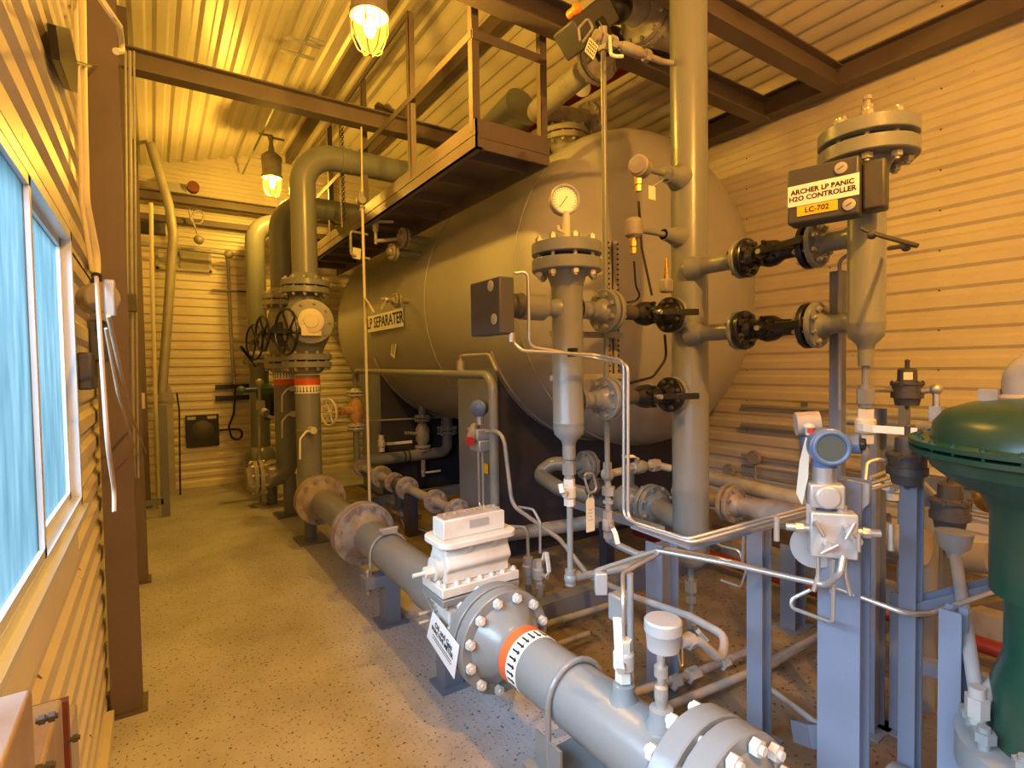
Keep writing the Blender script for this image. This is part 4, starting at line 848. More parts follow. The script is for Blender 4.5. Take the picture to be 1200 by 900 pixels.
fa = V((.95, .25, .12)).normalized(); fa = V((.93, .1, .0)).normalized()
flange(t, fc, fa, .36, .11, .045, 10, (.04, .3), 'greyd', br=.017)
b = B(); b.cyl(fc-fa*.4, fc-fa*.05, .1); b.build('pipe_barrel', 'greyd', t); b = B(); b.cyl(fc+fa*.2, fc+fa*.6, .11); b.build('pipe_barrel', 'greyd', t)
e0 = P(697, 74, Y=2.9); e1 = P(632, 128, Y=3.6); e2 = P(690, 140, Y=3.85)
t = thing('vent_pipe', 'dark bent pipe from the roof valve down to a flange on tank top', 'pipe', e1)
b = B(); b.tube([e0, e1, P(628, 132, Y=3.7), e2], .085, .12, 20, 8); b.build('pipe_barrel', 'greyd', t)
d0 = (e0-e1).normalized(); flange(t, e0+d0*.02, d0, .3, .085, .035, 8, .04, 'greyd', br=.014)
d1 = (e2-P(628, 132, Y=3.7)).normalized(); flange(t, e2, d1, .3, .085, .035, 8, (.03, .1), 'greyd', 'zinc', br=.016)
b = B(); q = P(681, 103, Y=3.5); b.lathe(q, V((-.3, -1, -.1)), [(0, .075), (.02, .08), (.025, .07), (.028, 0)], 28); solo('round_dial', b, 'gdial', 'round yellow lit dial plate in front of the red roof pipe', 'dial')
olv = [P(560, 170, Y=4.6), P(600, 132, Y=4.2), P(622, 112, Y=3.95)]
b = B(); b.tube([P(572, 165, Y=4.9), P(612, 125, Y=4.3)], .19, .1, 28); solo('vent_duct', b, 'grey', 'fat rounded duct glowing olive behind the walkway rail', 'duct')
pipe('upper red pipe running lengthwise under the roof behind the tall vessel', [P(615, 150, X=3.5), P(657, 120, X=3.5), P(840, 12, X=3.5)], .075, 'redpipe', .1, 'pipe', 'red_pipe')
# pressure gauge on chamber 1
gz = P(662, 234, Y=BY).z; gc = P(662, 234, Y=BY-.0)
t = thing('pressure_gauge', 'round white faced dial gauge on top of the slim chamber', 'gauge', (C1X, BY, P(662, 283, Y=BY).z))
dirv = (V((0, 0, EYE+.2))-gc); dirv.z = 0; dirv.normalize(); dirv = V((-.45, -1, 0)).normalized()
b = B(); b.lathe(gc+dirv*.0, -dirv, [(0, .060), (.0, .066), (.035, .064), (.04, .05)], 36); b.build('gauge_case', 'zinc', t)
b = B(); b.lathe(gc+dirv*.0, dirv, [(0, .058), (.002, .058)], 36); fo = b.build('dial_face', 'gdial', t)
b = B(); b.torus(gc+dirv*.006, dirv, .061, .006, 36, 8); b.build('bezel', 'alu', t)
gr = Z_.cross(dirv).normalized(); gr = -gr if gr.x < 0 else gr
b = B(); nd = (gr*-.6+Z_*-.8).normalized(); b.box(gc+dirv*.004+nd*.012, (.06, .003, .001), (nd, dirv.cross(nd), dirv))
for k in range(19):
    an_ = math.radians(-135+270*k/18); e = gr*math.sin(an_)+Z_*math.cos(an_); b.box(gc+dirv*.003+e*.048, (.009, .002, .001), (e, dirv.cross(e), dirv))
b.build('needle_and_scale', 'ink', fo)
b = B(); ztop = c1t+.14; b.cyl((C1X, BY, P(665, 303, Y=BY).z+.03), (C1X, BY, gc.z-.06), .017); b.hexa((C1X, BY, gc.z-.07), (C1X, BY, gc.z-.05), .014); b.tube([(C1X, BY, P(660, 272, Y=BY).z), (C1X-.05, BY-.01, P(660, 272, Y=BY).z), (C1X-.055, BY-.01, P(660, 266, Y=BY).z)], .007, .01, 8); b.build('stem', 'cream', t)
# magnetic level strip
lx = P(715, 350, Y=2.02).x
t = thing('level_gauge', 'tall perforated magnetic level strip behind the slim chamber', 'gauge', (lx, 2.02, P(715, 470, Y=2.02).z))
zA, zB = P(715, 478, Y=2.02).z, P(715, 283, Y=2.02).z
b = B(); b.bb((lx-.035, 2.0, zA), (lx-.008, 2.03, zB)); b.bb((lx+.008, 2.0, zA), (lx+.035, 2.03, zB)); b.build('side_rail', 'greyd', t)
b = B(); b.bb((lx-.008, 2.01, zA), (lx+.008, 2.02, zB)); z = zA+.01; b.build('indicator_glass', 'black', t)
b = B()
while z < zB:
    for xx in (-.032, .032): b.sphere((lx+xx, 1.995, z), .006, 6, 4)
    z += .026
b.build('screw_heads', 'black', t)
for zz in (zU-.1, zL+.1): b = B(); b.bb((C1X+.05, 1.93, zz-.012), (lx, 2.0, zz+.012)); b.bb((C1X+.0, BY, zz-.012), (C1X+.08, 1.95, zz+.012)); b.build('bracket', 'greyd', t)
# controller box by chamber 1
t = thing('level_controller', 'square charcoal controller box with two dials left of the slim chamber', 'controller', (1.12, 1.79, 1.73))
kx0, ky0 = 1.08, 1.69; kx1 = P(603, 357, Y=ky0).x; kz0, kz1 = P(585, 391, X=kx0).z, P(585, 323, X=kx0).z; ky1 = P(551, 357, X=kx0).y
b = B(); b.bb((kx0, ky0, kz0), (kx1, ky1, kz1)); b.build('controller_case', 'box', t, .006)
for q in (P(575, 335, X=kx0), P(579, 374, X=kx0)):
    b = B(); b.lathe(q+X_*.004, -X_, [(0, .021), (.006, .021), (.008, .016), (.009, 0)], 18); b.build('dial', 'alu', t)
b = B(); b.bb((kx1, BY-.06, zU-.10), (kx1+.02, BY+.06, zU+.09)); b.cyl((kx1+.01, BY, zU), (C1X-.245, BY, zU), .05); b.build('mount_block', 'cast', t, .01)
b = B(); b.cyl((kx1-.01, ky0+.01, kz0+.005), (kx1-.01, ky0+.01, kz0-.03), .012); b.build('fitting', 'zinc', t)
# stainless tubes from controller
TXp = 1.5
def tpath(dx, dy): return [P(602+dx, 390, Y=1.72), P(602+dx, 402, Y=1.72), P(612+dx, 411, Y=1.7), P(700, 416+dy, X=1.52), P(731+dx, 423+dy, X=1.52), P(731+dx, 606, X=1.52), P(745+dx, 613+dy, X=1.5), P(806+dx, 632+dy, X=1.5), P(945, 595+dy, Y=1.0), P(1000, 578+dy, Y=1.0)]
pipe('stainless tube from controller box running down and right over the skid, left of pair', tpath(0, 0), .0068, 'ss', .035, 'tube', 'stainless_tube', n=10)
pp = tpath(5, 4); pp[0] = P(603, 320, Y=1.72); pp[1] = P(619, 318, Y=1.7); pp[2] = P(620, 406, Y=1.7)
pipe('second stainless tube of the pair, arching over the controller box first', pp, .0068, 'ss', .035, 'tube', 'stainless_tube', n=10)
b = B(); b.box(P(671, 413, Y=1.68), (.02, .04, .035)); solo('tube_clamp', b, 'black', 'black clip on the stainless tubes in front of the slim chamber', 'clamp')
# tubing tray between posts
a = P(745, 618, X=1.54); c = P(808, 641, X=1.54)
b = B(); b.box((a+c)/2-Z_*.0, ((c-a).length*1.1, .03, .008), ((c-a).normalized(), X_, (c-a).normalized().cross(X_)));
d_ = P(1000, 590, Y=1.04); b.box((c+d_)/2, ((d_-c).length*1.02, .03, .012), ((d_-c).normalized(), Y_, Z_)); solo('tube_tray', b, 'steel', 'narrow steel tray carrying the stainless tube pair to the right', 'tray')
# chamber 2
C2X, C2Y = 2.24, .94
t = chamber('level_chamber', 'grey level chamber at the right with controller box on its front', C2X, C2Y, P(1016, 410, X=C2X).z, P(1021, 170, X=C2X).z, .062, .325, 8, P(1011, 640, X=C2X).z)
z2U, z2L = P(1017, 272, X=C2X).z, P(1000, 377, X=C2X).z
zt2 = P(1021, 170, X=C2X).z+.06
b = B(); b.cyl((C2X, C2Y, zt2-.02), (C2X, C2Y, zt2+.09), .02); b.hexa((C2X, C2Y, zt2), (C2X, C2Y, zt2+.03), .03); b.cyl((C2X, C2Y, zt2+.09), (C2X, C2Y, zt2+.12), .011); b.hexa((C2X, C2Y, zt2+.11), (C2X, C2Y, zt2+.125), .015); b.tube([(C2X, C2Y, zt2+.02), (C2X-.06, C2Y+.04, zt2+.01), (C2X-.08, C2Y+.05, zt2+.05)], .01, .02, 8); b.build('vent_valve', 'greyd', t)
for z, yv in ((z2U, 'upper'), (z2L, 'lower')):
    f1 = P(865 if yv == 'upper' else 862, 385, X=C2X).y; f2 = P(945, 385, X=C2X).y
    s = thing('bridle_spool', '%s flanged spool from tall vessel to the right level chamber' % yv, 'pipe', (C2X, f1, z))
    xx = C2X+.05
    b = B(); b.cyl((xx, BY-.02, z), (xx, f1+.05, z), .04); b.lathe((xx, BY-.13, z), Y_, [(0, .041), (.04, .055), (.08, .066)], 20, cap=False); b.build('nozzle', 'grey', s)
    flange(s, (xx, f1, z), Y_, .18, .033, .022, 8, .04, ('black', 'grey'), 'cast', br=.0115)
    flange(s, (xx, f2, z), Y_, .19, .033, .024, 8, .04, ('grey', 'black'), 'zinc', br=.0125)
    b = B(); b.cyl((xx, f2-.06, z), (xx, C2Y+.05, z), .038); b.lathe((xx, C2Y+.055, z), Y_, [(0, .05), (.03, .045), (.05, .034)], 18, cap=False); b.build('nozzle', 'grey', s)
    b = B(); b.cyl((xx, f1-.03, z), (xx, f2+.03, z), .036); b.build('spool', 'black', s)
    black_valve('%s black lever valve left of the right level chamber' % yv, (xx, (f1+f2)/2+.03, z), Y_, V((-.25, -1, .02)), .22, .14)
# controller 2 with signs
q0 = [P(924, 198, X=1.78), P(1008, 172, X=2.06), P(1008, 252, X=2.06), P(924, 268, X=1.78)]
CE = V((0, 0, EYE))
t = thing('level_controller', 'charcoal controller box with white ARCHER sign mounted on the right level chamber', 'controller', (2.05, 1.0, 1.9))
cA = P(926, 232, Y=1.13); cB = P(1003, 214, X=C2X-.16)
fx = C2X-.2
rgt = V((.25, -1, 0)).normalized()
cc = P(963, 224, X=fx-.03)
up_ = Z_; nrm_ = V((-1, -.25, 0)).normalized(); rgt = V((.25, -1, 0)).normalized()
b = B(); cw = .228; ch = .2
b.box(cc-nrm_*.045, (cw, ch, .09), (rgt, up_, nrm_)); b.build('controller_case', 'box', t, .008)
b = B(); b.box(cc-nrm_*.08+rgt*.15-Z_*.0, (.07, .17, .08), (rgt, up_, nrm_)); b.build('mount_block', 'cast', t, .01)
sgn = B(); sgn.box(cc+nrm_*.002+rgt*.002-Z_*.0, (cw*.99, .075, .003), (rgt, up_, nrm_)); so = sgn.build('sign_plate', 'sign', t)
text('lettering', 'ARCHER LP PANIC\nH2O CONTROLLER', .0243, cc+nrm_*.0045, rgt, up_, 'ink', so, bold=.0006)
sg2 = B(); sg2.box(cc+nrm_*.002-Z_*.058-rgt*.015, (.13, .036, .003), (rgt, up_, nrm_)); so = sg2.build('yellow_plate', 'yellow', t)
text('lettering', 'LC-702', .026, cc+nrm_*.0045-Z_*.058-rgt*.015, rgt, up_, 'ink', so, bold=.0004)
for dz, dr in ((.066, .06), (-.066, .085)):
    b = B(); b.lathe(cc+Z_*dz+rgt*dr, nrm_, [(0, .02), (.006, .02), (.007, .016)], 20); b.build('dial_rim', 'alu', t); b = B(); b.cyl(cc+Z_*dz+rgt*dr+nrm_*.006, cc+Z_*dz+rgt*dr+nrm_*.0065, .016, n=20); b.build('dial', 'gdial', t); b = B(); b.box(cc+Z_*dz+rgt*dr+nrm_*.0075, (.018, .002, .001), (rgt+Z_*.6, up_-rgt*.6, nrm_)); b.build('needle', 'ink', t)
b = B(); q = P(1010, 268, X=2.05); r1 = P(1035, 277, X=2.0); r2 = P(1075, 288, X=1.98); b.tube([q, r1, r2], .008, .02, 8); b.tube([P(1042, 291, X=2.2), P(1068, 287, X=2.0)], .008, .02, 8); b.sphere(P(1062, 289, X=2.0), .016, 8, 6); b.sphere(P(1022, 275, X=2.02), .016, 8, 6); b.build('tube_fitting', 'cast', t)
pipe('tube dropping from the right chamber controller along the strut', [P(995, 298, X=2.35), P(984, 305, X=2.35), P(984, 480, X=2.35)], .008, 'cond', .03, 'tube', 'small_tube', n=8)
b = B(); a = P(982, 318, X=2.42); b.bb((2.40, a.y-.025, .0), (2.44, a.y+.025, a.z)); solo('strut_channel', b, 'steel', 'thin slate strut left of the right level chamber', 'strut')
# union, white valve on chamber2 leg
zz = P(1012, 462, X=C2X).z
b = B(); b.hexa((C2X, C2Y, zz-.035), (C2X, C2Y, zz+.02), .032); b.cyl((C2X, C2Y, zz-.05), (C2X, C2Y, zz+.035), .024); solo('union', b, 'grey', 'grey pipe union below the right level chamber', 'fitting')
ball_valve('white ball valve with long white lever below the right level chamber', (C2X, C2Y+.0, P(1012, 499, X=C2X).z), Z_, V((-1, -.2, 0)), .13, .028, 'white', 'wheel', V((.1, -1, 0)), .17)
# regulator on wall side with fittings
def regulator(label, c, s=1.0, m_='cast', lab=False):
    c = V(c); t = thing('gas_regulator', label, 'regulator', c-Z_*.07*s)
    b = B(); b.lathe(c, Z_, [(-.075*s, .006*s), (-.06*s, .008*s), (-.058*s, .04*s), (-.03*s, .045*s), (-.028*s, .055*s), (-.005*s, .055*s), (-.004*s, .05*s), (.025*s, .05*s), (.026*s, .056*s), (.034*s, .056*s)], 20); b.build('regulator_body', m_, t)
    b = B(); b.lathe(c, Z_, [(.034*s, .05*s), (.04*s, .034*s), (.085*s, .032*s), (.09*s, .026*s), (.091*s, .008*s), (.115*s, .008*s), (.12*s, .01*s), (.128*s, 0)], 20); b.build('spring_bonnet', m_, t)
    ring_bolts(t, c+Z_*.03*s, Z_, .05*s, 6, .022*s, .008*s, m_)
    if lab:
        b = B(); f = V((-.9, -.42, 0)).normalized(); b.box(c+Z_*.06*s+f*.032*s, (.03*s, .03*s, .003), (f.cross(Z_), Z_, f)); b.build('maker_label', 'tag', t)
    return t
rc = P(1063, 458, X=2.5)
regulator('dark regulator against the right wall cladding, above the pipes', rc, 1.0, lab=True)
b = B(); b.tube([P(1012, 456, X=C2X), rc-Y_*0+V((0, .04, .0))], .009); b.tube([rc-Y_*.05, P(1097, 456, X=2.5), P(1098, 500, X=2.5)], .012, .03, 10); q = P(1097, 456, X=2.5); b.sphere(q, .022, 10, 6); q = P(1098, 485, X=2.5); b.box(q, (.04, .04, .06)); solo('small_tube', b, 'zinc', 'short pipe and elbow linking the wall regulator to the right', 'tube')
# ------------------------------------------------------------------ slate posts
def post(label, x, y, w_, d_, ztop, nm='slate_post', plate=True, cap=False, z0=0):
    t = thing(nm, label, 'post', (x, y, z0))
    b = B(); hbeam(b, (x+d_/2, y, z0+.01), (x+d_/2, y, ztop), d_, w_, Y_, .008); b.build('post_section', 'steel', t)
    if plate: b = B(); b.bb((x-.04, y-w_/2-.03, z0), (x+d_+.04, y+w_/2+.03, z0+.012)); b.build('base_plate', 'steel', t)
    return t
XA = 1.72; ya, yb = P(958, 700, X=XA).y, P(1008, 700, X=XA).y
post('widest slate blue post, standing under the blue transmitter', XA, (ya+yb)/2, ya-yb, .07, P(980, 562, X=XA).z)
XB = 2.04; ya, yb = P(875, 800, X=XB).y, P(893, 800, X=XB).y
post('slim slate blue post in the middle, left of the wide post', XB, (ya+yb)/2, ya-yb, .07, P(887, 615, X=XB).z)
XC = 1.98; ya, yb = P(757, 700, X=XC).y, P(776, 700, X=XC).y
post('slate post standing directly in front of the tall vessel base', XC, (ya+yb)/2, ya-yb, .12, P(775, 640, X=XC).z)
XD = 1.95; ya, yb = P(1053, 700, X=XD).y, P(1073, 700, X=XD).y
post('slate post carrying a dark regulator, right of the wide post', XD, (ya+yb)/2, ya-yb, .06, P(1062, 565, X=XD).z)
XE = 1.85; ya, yb = P(1099, 800, X=XE).y, P(1126, 800, X=XE).y
post('slate post nearest the green actuator', XE, (ya+yb)/2, ya-yb, .06, P(1112, 716, X=XE).z)
XF = 3.1; ya, yb = P(914, 700, X=XF).y, P(932, 700, X=XF).y
post('low dark post standing behind the slim slate post', XF, (ya+yb)/2, ya-yb, .12, P(925, 640, X=XF).z)
XG = 3.3; ya, yb = P(1080, 650, X=XG).y, P(1104, 650, X=XG).y
post('slate post farther back between the dark regulators', XG, (ya+yb)/2, (ya-yb), .1, P(1090, 560, X=XG).z)
XH = 2.5; ya, yb = P(1012, 650, X=XH).y, P(1026, 650, X=XH).y
post('dark post hidden behind the right edge of the wide post', XH, (ya+yb)/2, (ya-yb), .1, P(1020, 480, X=XH).z)
XI = 3.9; ya, yb = P(950, 560, X=XI).y, P(975, 560, X=XI).y
post('brown post by the wall pipes, behind the hanging white rag', XI, (ya+yb)/2, ya-yb, .1, P(960, 500, X=XI).z)
XJ = 2.6; ya, yb = P(1042, 800, X=XJ).y, P(1052, 800, X=XJ).y
post('slate post partly hidden behind the regulator post', XJ, (ya+yb)/2, ya-yb, .1, P(1047, 695, X=XJ).z)
# cross members near posts
def bar_(nm, a, c, h, w_, m_, lb, cat='beam'):
    b = B(); a = V(a); c = V(c); d = (c-a).normalized(); s_ = d.cross(Z_).normalized(); u = s_.cross(d); b.box((a+c)/2, ((c-a).length, w_, h), (d, s_, u)); return solo(nm, b, m_, lb, cat)
bar_('cross_member', P(1045, 770, X=2.7), P(1200, 812, X=2.7), .06, .05, 'steel', 'level slate cross member behind the regulator posts')
bar_('cross_member', P(938, 857, X=1.95), P(960, 864, X=1.85), .07, .06, 'steel', 'short slate stub sticking out of the wide post near the floor')
b = B(); a = P(1070, 712, X=2.0); c = P(1170, 688, X=2.15); hbeam(b, a, c, .05, .05, Z_, .006); solo('bracket_arm', b, 'steel', 'dark channel bracket reaching from slate post to green actuator', 'bracket')
pipe('brown tube strapped beside the channel bracket by the green actuator', [P(1075, 722, X=1.98), P(1175, 700, X=2.12)], .009, 'brass', cat='tube', name='small_tube')
# ------------------------------------------------------------------ blue transmitter on wide post
tc_ = P(968, 520, X=1.60)
t = thing('pressure_transmitter', 'blue pressure transmitter with round glass window and steel manifold on the wide post', 'instrument', P(980, 640, X=1.62))
hd = V((-.72, -.62, 0)).normalized()
hc = P(966, 521, X=1.64)
b = B(); b.lathe(hc-hd*.07, hd, [(0, .036), (.005, .05), (.09, .05), (.092, .054), (.13, .054), (.135, .048), (.137, .036)], 30); b.cyl(hc, hc+V((.02, -.09, .01)), .028); b.cyl(hc-Z_*.03, hc-Z_*.065, .034); b.build('transmitter_housing', 'blue', t)
b = B(); b.lathe(hc+hd*.066, hd, [(0, .037), (.003, .037), (.004, 0)], 26); b.build('glass_window', 'lens', t)
b = B(); b.torus(hc+hd*.067, hd, .044, .007, 30, 8); b.build('window_bezel', 'bluering', t)
b = B(); b.cyl(hc+V((.02, -.09, .01)), hc+V((.022, -.10, .01)), .017); b.build('conduit_plug', 'black', t)
b = B(); b.cyl(hc+V((-.01, .08, .055)), hc+V((.03, .03, .06)), .036); b.build('rear_cap', 'greyd', t)
n0 = hc-Z_*.065; b = B(); b.cyl(n0, n0-Z_*.045, .034); b.build('neck', 'ss', t)
n1 = n0-Z_*.045; fx1 = V((-.8, -.6, 0)).normalized(); sd = V((.6, -.8, 0)).normalized()
b = B(); b.box(n1-Z_*.035+fx1*.005, (.09, .085, .07), (sd, fx1, Z_)); b.lathe(n1-Z_*.035+fx1*.045, fx1, [(0, .036), (.015, .034), (.018, .0)], 20); b.build('sensor_flange', 'alu', t, .006)
n2 = n1-Z_*.07; 
b = B(); b.box(n2-Z_*.03, (.035, .045, .06), (sd, fx1, Z_)); b.build('sensor_block', 'bluering', t)
for s_ in (-1, 1):
    b = B(); b.hexa(n2+sd*.04*s_+fx1*.03+Z_*.01, n2+sd*.04*s_+fx1*.03-Z_*.05, .014); b.build('stud_nut', 'zinc', t)
mf = P(975, 625, X=1.62)
b = B(); b.box(mf, (.12, .06, .13), (sd, fx1, Z_)); mo = b.build('manifold', 'alu', t, .005)
for k, (dx, dz, hx, hz) in enumerate(((-.045, .03, -.5, .9), (.03, .03, .4, .9), (-.02, -.025, .9, .6), (.05, -.0, 0, 1))):
    q = mf+fx1*.03+sd*dx+Z_*dz; b = B(); b.cyl(q, q+fx1*.035, .012); e = (sd*hx+Z_*hz).normalized(); b.cyl(q+fx1*.04-e*.025, q+fx1*.04+e*.025, .0055); b.build('needle_valve', 'ss', mo)
for s_ in (-1, 1):
    q = mf+sd*.06*s_+Z_*.01; b = B(); b.cyl(q, q+sd*.06*s_, .011); b.hexa(q+sd*.015*s_, q+sd*.035*s_, .016); e = Z_; b.cyl(q+sd*.085*s_-e*.045, q+sd*.085*s_+e*.03, .008); b.build('needle_valve', 'ss', mo)
b = B(); dq = P(955, 640, X=1.7); b.lathe(dq, -fx1, [(0, .07), (.004, .07)], 30); b.build('round_plate', 'alu', t)
b = B()
for dx, sgn_ in ((-.035, -1), (0, 0), (.035, 1)):
    q = mf+sd*dx-Z_*.065; b.tube([q, q-Z_*.06, q-Z_*.11+sd*.012*sgn_], .0065, .03, 8)
b.build('impulse_tubes', 'ss', t)
b = B(); q = P(948, 500, X=1.62); b.sphere(q, .016, 12, 8, (1, 1, .6)); b.cyl(q, q-Z_*.025, .010); b.build('seal_cap', 'white', t)
b = B(); q = P(949, 505, X=1.6); b.cyl(q, q-Y_*.004-X_*.004, .008); b.build('red_seal', 'red', t)
b = B(); a0 = P(940, 520, X=1.6); b.prism([P(944, 512, X=1.6), P(949, 516, X=1.6), P(947, 560, X=1.6), P(940, 592, X=1.6), P(933, 578, X=1.6), P(937, 540, X=1.6)], V((.002, .001, 0))); solo('paper_strip', b, 'cream', 'white paper strip hanging left of the blue transmitter', 'tag')
b = B(); q0_ = P(1012, 560, X=1.8); b.prism([P(992, 562, X=1.74), P(1018, 568, X=1.74), P(1018, 590, X=1.74), P(1008, 600, X=1.74), P(992, 586, X=1.74)], V((.01, 0, 0))); solo('mounting_bracket', b, 'alu', 'rounded steel bracket plate behind the blue transmitter', 'bracket')
# hooked tubes
pipe('thick bare tube bending up into the transmitter manifold', [P(700, 668, X=1.5)+V((0, 0, 0)), P(770, 645, X=1.55), P(850, 660, X=1.6), P(968, 686, X=1.6), P(985, 672, X=1.58), P(988, 652, X=1.6)], .009, 'ss', .03, 'tube', 'stainless_tube', n=10)
pipe('thin triangular bent tube at the foot of the transmitter manifold', [P(950, 691, X=1.68), P(915, 708, X=1.66), P(976, 730, X=1.62), P(977, 655, X=1.6)], .006, 'ss', .02, 'tube', 'stainless_tube', n=8)
pipe('short hooked tube left of the slim slate post', [P(900, 617, X=1.9), P(872, 622, X=1.95), P(870, 658, X=1.98)], .006, 'ss', .03, 'tube', 'stainless_tube', n=8)
pipe('small looped tube hanging behind the tall vessel drain', [P(845, 680, X=2.3), P(868, 688, X=2.3), P(874, 670, X=2.3), P(866, 645, X=2.3), P(846, 640, X=2.3), V((TVX+.02, BY-.05, P(846, 640, X=2.3).z))], .006, 'ss', .02, 'tube', 'stainless_tube', n=8)
# regulators on posts
r1 = P(1063, 545, X=1.93); regulator('dark cast regulator on top of the slate post between transmitter and green casing', r1, 1.0)
pipe('pale tube hooking into the dark cast regulator from the left', [P(1013, 572, X=1.8), P(1016, 542, X=1.85), P(1030, 538, X=1.88), r1+V((0, .04, 0))], .006, 'alu', .025, 'tube', 'stainless_tube', n=8)
r2 = P(1113, 598, X=2.35); regulator('dark regulator with funnel below, left of the green body', r2, 1.1)
b = B(); q = P(1118, 630, X=2.2); b.lathe(q-Z_*.07, Z_, [(0, .018), (.02, .022), (.04, .044), (.085, .052), (.09, .055), (.091, 0)], 22); solo('drain_funnel', b, 'alu', 'grey drain funnel on a slanting pipe by the green body', 'funnel')
pipe('slanting grey pipe going down from the funnel to the bolted valve', [P(1119, 648, X=2.2), P(1145, 818, X=1.75)], .017, 'cond', cat='pipe')
ball_valve('small white lever valve behind the regulator post', P(1046, 570, X=2.3), Z_, V((-1, -.3, 0)), .1, .02, 'white', 'wheel', V((.2, 1, .1)), .09)
# ------------------------------------------------------------------ green diaphragm actuator
GA = V((1.80, .33, 0)); gzr = P(1180, 540, X=1.8)
GX, GY = 1.83, .30
def zat(y_): return P(1200, y_, X=GX).z
zr = P(1067, 514, X=1.75).z
t = thing('diaphragm_actuator', 'large dark green diaphragm actuator cut by the right picture edge', 'actuator', (GX, GY, .75))
Rg = .335
b = B(); b.lathe((GX, GY, zr), Z_, [(0, Rg), (.012, Rg), (.013, Rg*.86), (.055, Rg*.84), (.085, Rg*.77), (.105, Rg*.62), (.122, Rg*.3), (.126, 0)], 64); b.build('upper_casing', 'green', t)
b = B(); b.lathe((GX, GY, zr-.008), -Z_, [(0, Rg), (.012, Rg), (.013, Rg*.88), (.05, Rg*.86), (.085, Rg*.74), (.115, Rg*.56), (.14, .175), (.16, .165), (.36, .165), (.37, .135), (.52, .135), (.6, .16), (.75, .16), (.79, .1)], 64); b.build('lower_casing', 'green', t)
ring_bolts(t, (GX, GY, zr), Z_, Rg*.94, 28, .04, .008, 'green')
b = B(); ve = P(1196, 474, X=GX).y; b.lathe((GX, ve, zr+.09), Z_, [(0, .05), (.03, .05), (.04, .035), (.06, .035)], 18); b.tube([(GX, ve, zr+.12), (GX, ve, zr+.20), (GX, ve-.15, zr+.20)], .038, .06, 16); b.box((GX-.02, ve+.055, zr+.125), (.04, .04, .03)); b.build('vent_elbow', 'greyd', t)
t = thing('control_valve_body', 'grey bolted valve bonnet below the green actuator in the bottom right corner', 'valve', (GX-.1, GY, 0))
zv = P(1150, 850, X=GX-.1).z
b = B(); b.lathe((GX, GY, zv-.12), Z_, [(-.2, .1), (-.05, .16), (0, .23), (.08, .23), (.085, .2), (.09, .12), (.16, .11)], 40); b.build('bonnet', 'grey', t)
ring_bolts(t, (GX, GY, zv-.03), Z_, .195, 12, .1, .025, 'grey')
b = B(); b.sphere((GX, GY, zv-.42), .22, 24, 14); b.cyl((GX, GY-.5, zv-.42), (GX, GY+.4, zv-.42), .12); b.cyl((GX, GY, 0), (GX, GY, zv-.5), .09); b.build('valve_body', 'grey', t)
b = B(); q = P(1145, 825, X=1.72); b.hexa(q-Z_*.03, q+Z_*.02, .026); b.cyl(q-Z_*.05, q+Z_*.045, .018); b.tube([q, P(1168, 800, X=1.8), P(1178, 790, X=1.9)], .018, .02); solo('pipe_fitting', b, 'greyd', 'rusty threaded fitting beside the bolts of the corner valve', 'fitting')
# ------------------------------------------------------------------ pipework behind and below the bridle
FX = 2.95
pz = P(735, 578, X=FX)
t = thing('return_pipe', 'grey U-bent pipe low behind the slim chamber with a globe valve', 'pipe', (FX, 3.2, .3))
a_ = P(640, 563, X=FX); b_ = P(690, 580, X=FX)
hi = P(655, 548, X=FX)
b = B(); b.tube([P(690, 545, X=2.95), P(648, 543, X=2.72), P(630, 556, X=2.62), P(655, 572, X=2.58), P(720, 588, X=2.55)], .058, .11, 20, 8); b.build('pipe_barrel', 'grey', t)
fc = P(688, 545, X=2.95); flange(t, fc, X_, .24, .058, .03, 8, .04, 'greyd', br=.012)
gv = P(737, 585, X=2.5)
dv_ = V((-.12, -1, 0)).normalized()
b = B(); b.sphere(gv, .1, 20, 12); b.cyl(gv, gv+V((-.02, -.02, .2)), .035); b.build('valve_body', 'grey', t)
f2 = P(765, 592, X=2.5); flange(t, f2, Y_+V((.1, 0, 0)), .25, .065, .03, 8, .05, 'grey', br=.013)
b = B(); b.tube([f2, V((TVX+.05, BY+.15, f2.z)), V((TVX, BY, f2.z-.0))], .06, .08, 18); b.build('nozzle', 'grey', t)
# wheel with loop & tag
wv = P(693, 572, Y=2.0)
t = thing('needle_valve', 'small dark valve with oval handle above the cream tag', 'valve', wv)
b = B(); b.cyl(wv+V((0, .02, -.02)), wv+V((.13, .02, -.0)), .03); b.box(wv+V((.1, .02, -.05)), (.07, .06, .1)); b.hexa(wv+V((.04, .02, 0)), wv+V((.07, .02, 0)), .045); b.build('valve_body', 'cast', t)
b = B(); b.tube([P(685, 558, Y=1.95), P(687, 555, Y=1.95), P(695, 555, Y=1.95), P(700, 575, Y=1.95), P(690, 578, Y=1.95), P(685, 560, Y=1.95)], .006, .02, 8); b.build('handle', 'zinc', t)
tg = P(692, 603, Y=1.9)
t = thing('cream_tag', 'cream handwritten card tag hanging right of the slim chamber drain', 'tag', tg)
b = B(); h_ = (P(692, 583, Y=1.9)-P(692, 623, Y=1.9)).length; w_ = .052; b.prism([tg+V((x_, 0, z_)) for x_, z_ in ((-w_/2, -h_/2), (w_/2, -h_/2), (w_/2, h_*.4), (w_*.25, h_/2), (-w_*.25, h_/2), (-w_/2, h_*.4))], (0, .002, 0)); b.build('card', 'tag', t)
b = B(); rr_ = random.Random(3)
for zz_, w0 in ((.025, .03), (.008, .034), (-.008, .016), (-.026, .034)):
    pts_ = [tg+V((-w0/2+w0*k/14, -.0008, zz_-.002*k/14+rr_.uniform(-.0035, .0035))) for k in range(15)]; b.tube(pts_, .0007, .001, 4, 1)
b.build('handwriting', 'ink', t)
